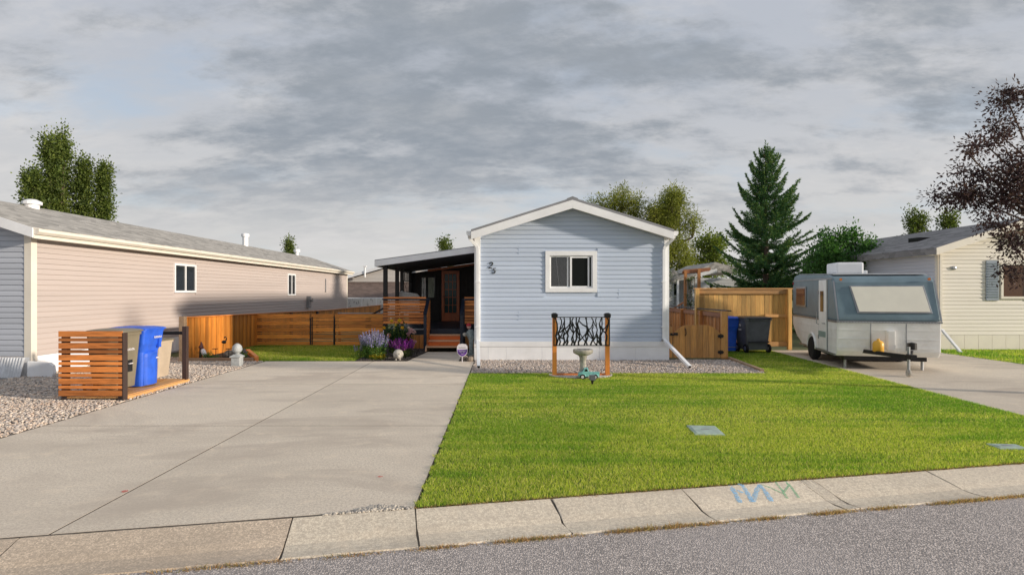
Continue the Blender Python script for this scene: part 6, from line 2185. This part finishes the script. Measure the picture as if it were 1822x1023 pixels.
# door on the left side
dr = B(TT).box(-.03, -.002, .72, 1.32, .36, 2.05).build('door', M['trailer_white'], tr_o, bevel=.02)
B(TT).box(-.036, -.031, .90, 1.16, 1.28, 1.78).build('door_window', M['glass'], dr)
B(TT).tube([(-.03, .78, 1.0), (-.07, .78, 1.0), (-.07, .88, 1.0)], .012, 6).build('door_handle', M['steel'], dr)
B(TT).box(-.038, -.032, .74, 1.30, .66, .80).build('stripe', M['stripe'], dr)
sw = B(TT).box(-.03, -.002, 2.5, 3.5, 1.35, 1.90).build('side_window', M['steel'], tr_o, bevel=.008)
B(TT).box(-.036, -.031, 2.56, 3.44, 1.40, 1.85).build('pane', M['red_tint'], sw)
B(TT).lathe([(.001, 0), (.03, 0), (.03, .02), (.001, .024)], (-.03, 3.85, 2.0), 10, 'x').build('marker_light', M['red'], tr_o)
for x in (.06, W - .06):
    w = B(TT).lathe([(.12, -.09), (.27, -.09), (.31, -.05), (.31, .05), (.27, .09), (.12, .09)], (x, 2.0, .31), 24, 'x').build('wheel', M['rubber'], tr_o)
    B(TT).lathe([(.001, -.07), (.16, -.08), (.17, -.06), (.17, .06), (.16, .08), (.001, .07)], (x, 2.0, .31), 18, 'x').build('rim', M['rim'], w)
# wheel arch (dark recess ring)
ar = B(TT)
ar.tube([(-.01, 2.0 + .37 * math.cos(R(a)), .31 + .37 * math.sin(R(a))) for a in range(0, 181, 15)], .025, 6)
ar.build('wheel_arch', M['trailer_white'], tr_o, smooth=True)
B(TT).box(.42, 1.05, 1.5, 2.3, 2.20, 2.50).build('air_conditioner', M['white'], tr_o, bevel=.05)
fr_ = B(TT)
fr_.box(.2, W - .2, .2, 3.6, .20, .29)
fr_.bar((.45, .3, .42), (W / 2, -1.05, .42), .06, .08); fr_.bar((W - .45, .3, .42), (W / 2, -1.05, .42), .06, .08)
fr_.build('frame', M['black'], tr_o)
B(TT).tube([(W / 2 + .02, -.95, .06), (W / 2 + .02, -.95, .62)], .03, 8).build('jack', M['steel'], tr_o)
B(TT).lathe([(.001, -.03), (.07, -.03), (.08, 0), (.07, .03), (.001, .03)], (W / 2 + .02, -.95, .08), 14, 'x').build('jack_wheel', M['cement'], tr_o)
B(TT).box(W / 2 - .05, W / 2 + .05, -1.25, -1.0, .38, .48).build('coupler', M['black'], tr_o)
B(TT).lathe([(.001, 0), (.08, 0), (.11, .03), (.11, .2), (.08, .25), (.03, .27), (.03, .3), (.001, .31)], (W / 2 - .28, -.22, .42), 16).build('gas_bottle', M['yellow'], tr_o, smooth=True)
B(TT).box(W / 2 - .06, W / 2 + .10, -.12, .0, .46, .9).build('gas_cover', M['trailer_white'], tr_o, bevel=.02)
B(TT).lathe([(.001, 0), (.09, 0), (.09, .14), (.001, .16)], (W / 2 + .38, -.2, .50), 14).build('battery_box', M['black'], tr_o)
for z in (.50, .70, .90):
    B(TT).box(-.006, -.0005, .03, 3.5, z - .006, z + .006).build('ridge', M['trailer_white'], tr_o)
    B(TT).box(.03, W - .03, -.0 if z > .8 else .0, .012, z - .006, z + .006).build('ridge', M['trailer_white'], tr_o)
B(TT).box(-.02, -.001, .1, 3.2, .30, .345).build('lower_trim', M['steel'], tr_o)
for x in (.015, W - .015):
    B(TT).prism([FP_(x - .015, -.1, .004), FP_(x + .015, -.1, .004), FP_(x + .015, .86, .004), FP_(x - .015, .86, .004)], fn_ * .012).build('corner_trim', M['steel'], tr_o)
B(TT).box(-.018, -.001, .35, 3.9, 2.06, 2.085).build('awning_rail', M['steel'], tr_o)
for z in (.6, 1.7):
    B(TT).box(-.045, -.031, 1.27, 1.32, z, z + .09).build('hinge', M['steel'], dr)
for x in (W * .33, W * .67):
    B(TT).box(x - .008, x + .008, -.006, .012, .46, 1.05).build('panel_seam', M['steel'], tr_o)
rv = B(TT)
for k in range(34):
    rv.box(.04 + k * .06 - .006, .04 + k * .06 + .006, -.021, -.0165, 1.074, 1.086)
rv.build('rivets', M['rim'], tr_o)
B(TT).tube([(-.004, 1.36, .95), (-.06, 1.36, .97), (-.06, 1.36, 1.25), (-.004, 1.36, 1.27)], .012, 6).build('grab_handle', M['steel'], tr_o)
B(TT).box(1.2, 1.6, 2.9, 3.3, 2.24, 2.34).build('roof_hatch', M['white'], tr_o, bevel=.02)
B(TT).box(-.012, -.001, .66, .70, .34, 2.06).build('door_trim', M['steel'], tr_o)
B(TT).box(-.012, -.001, 1.34, 1.38, .34, .94).build('door_trim', M['steel'], tr_o)
for x in (.25, W - .25):
    B(TT).tube([(x, .3, 0), (x, .3, .25)], .03, 6).build('stabiliser_leg', M['steel'], tr_o)
print('spruce needles', NS)
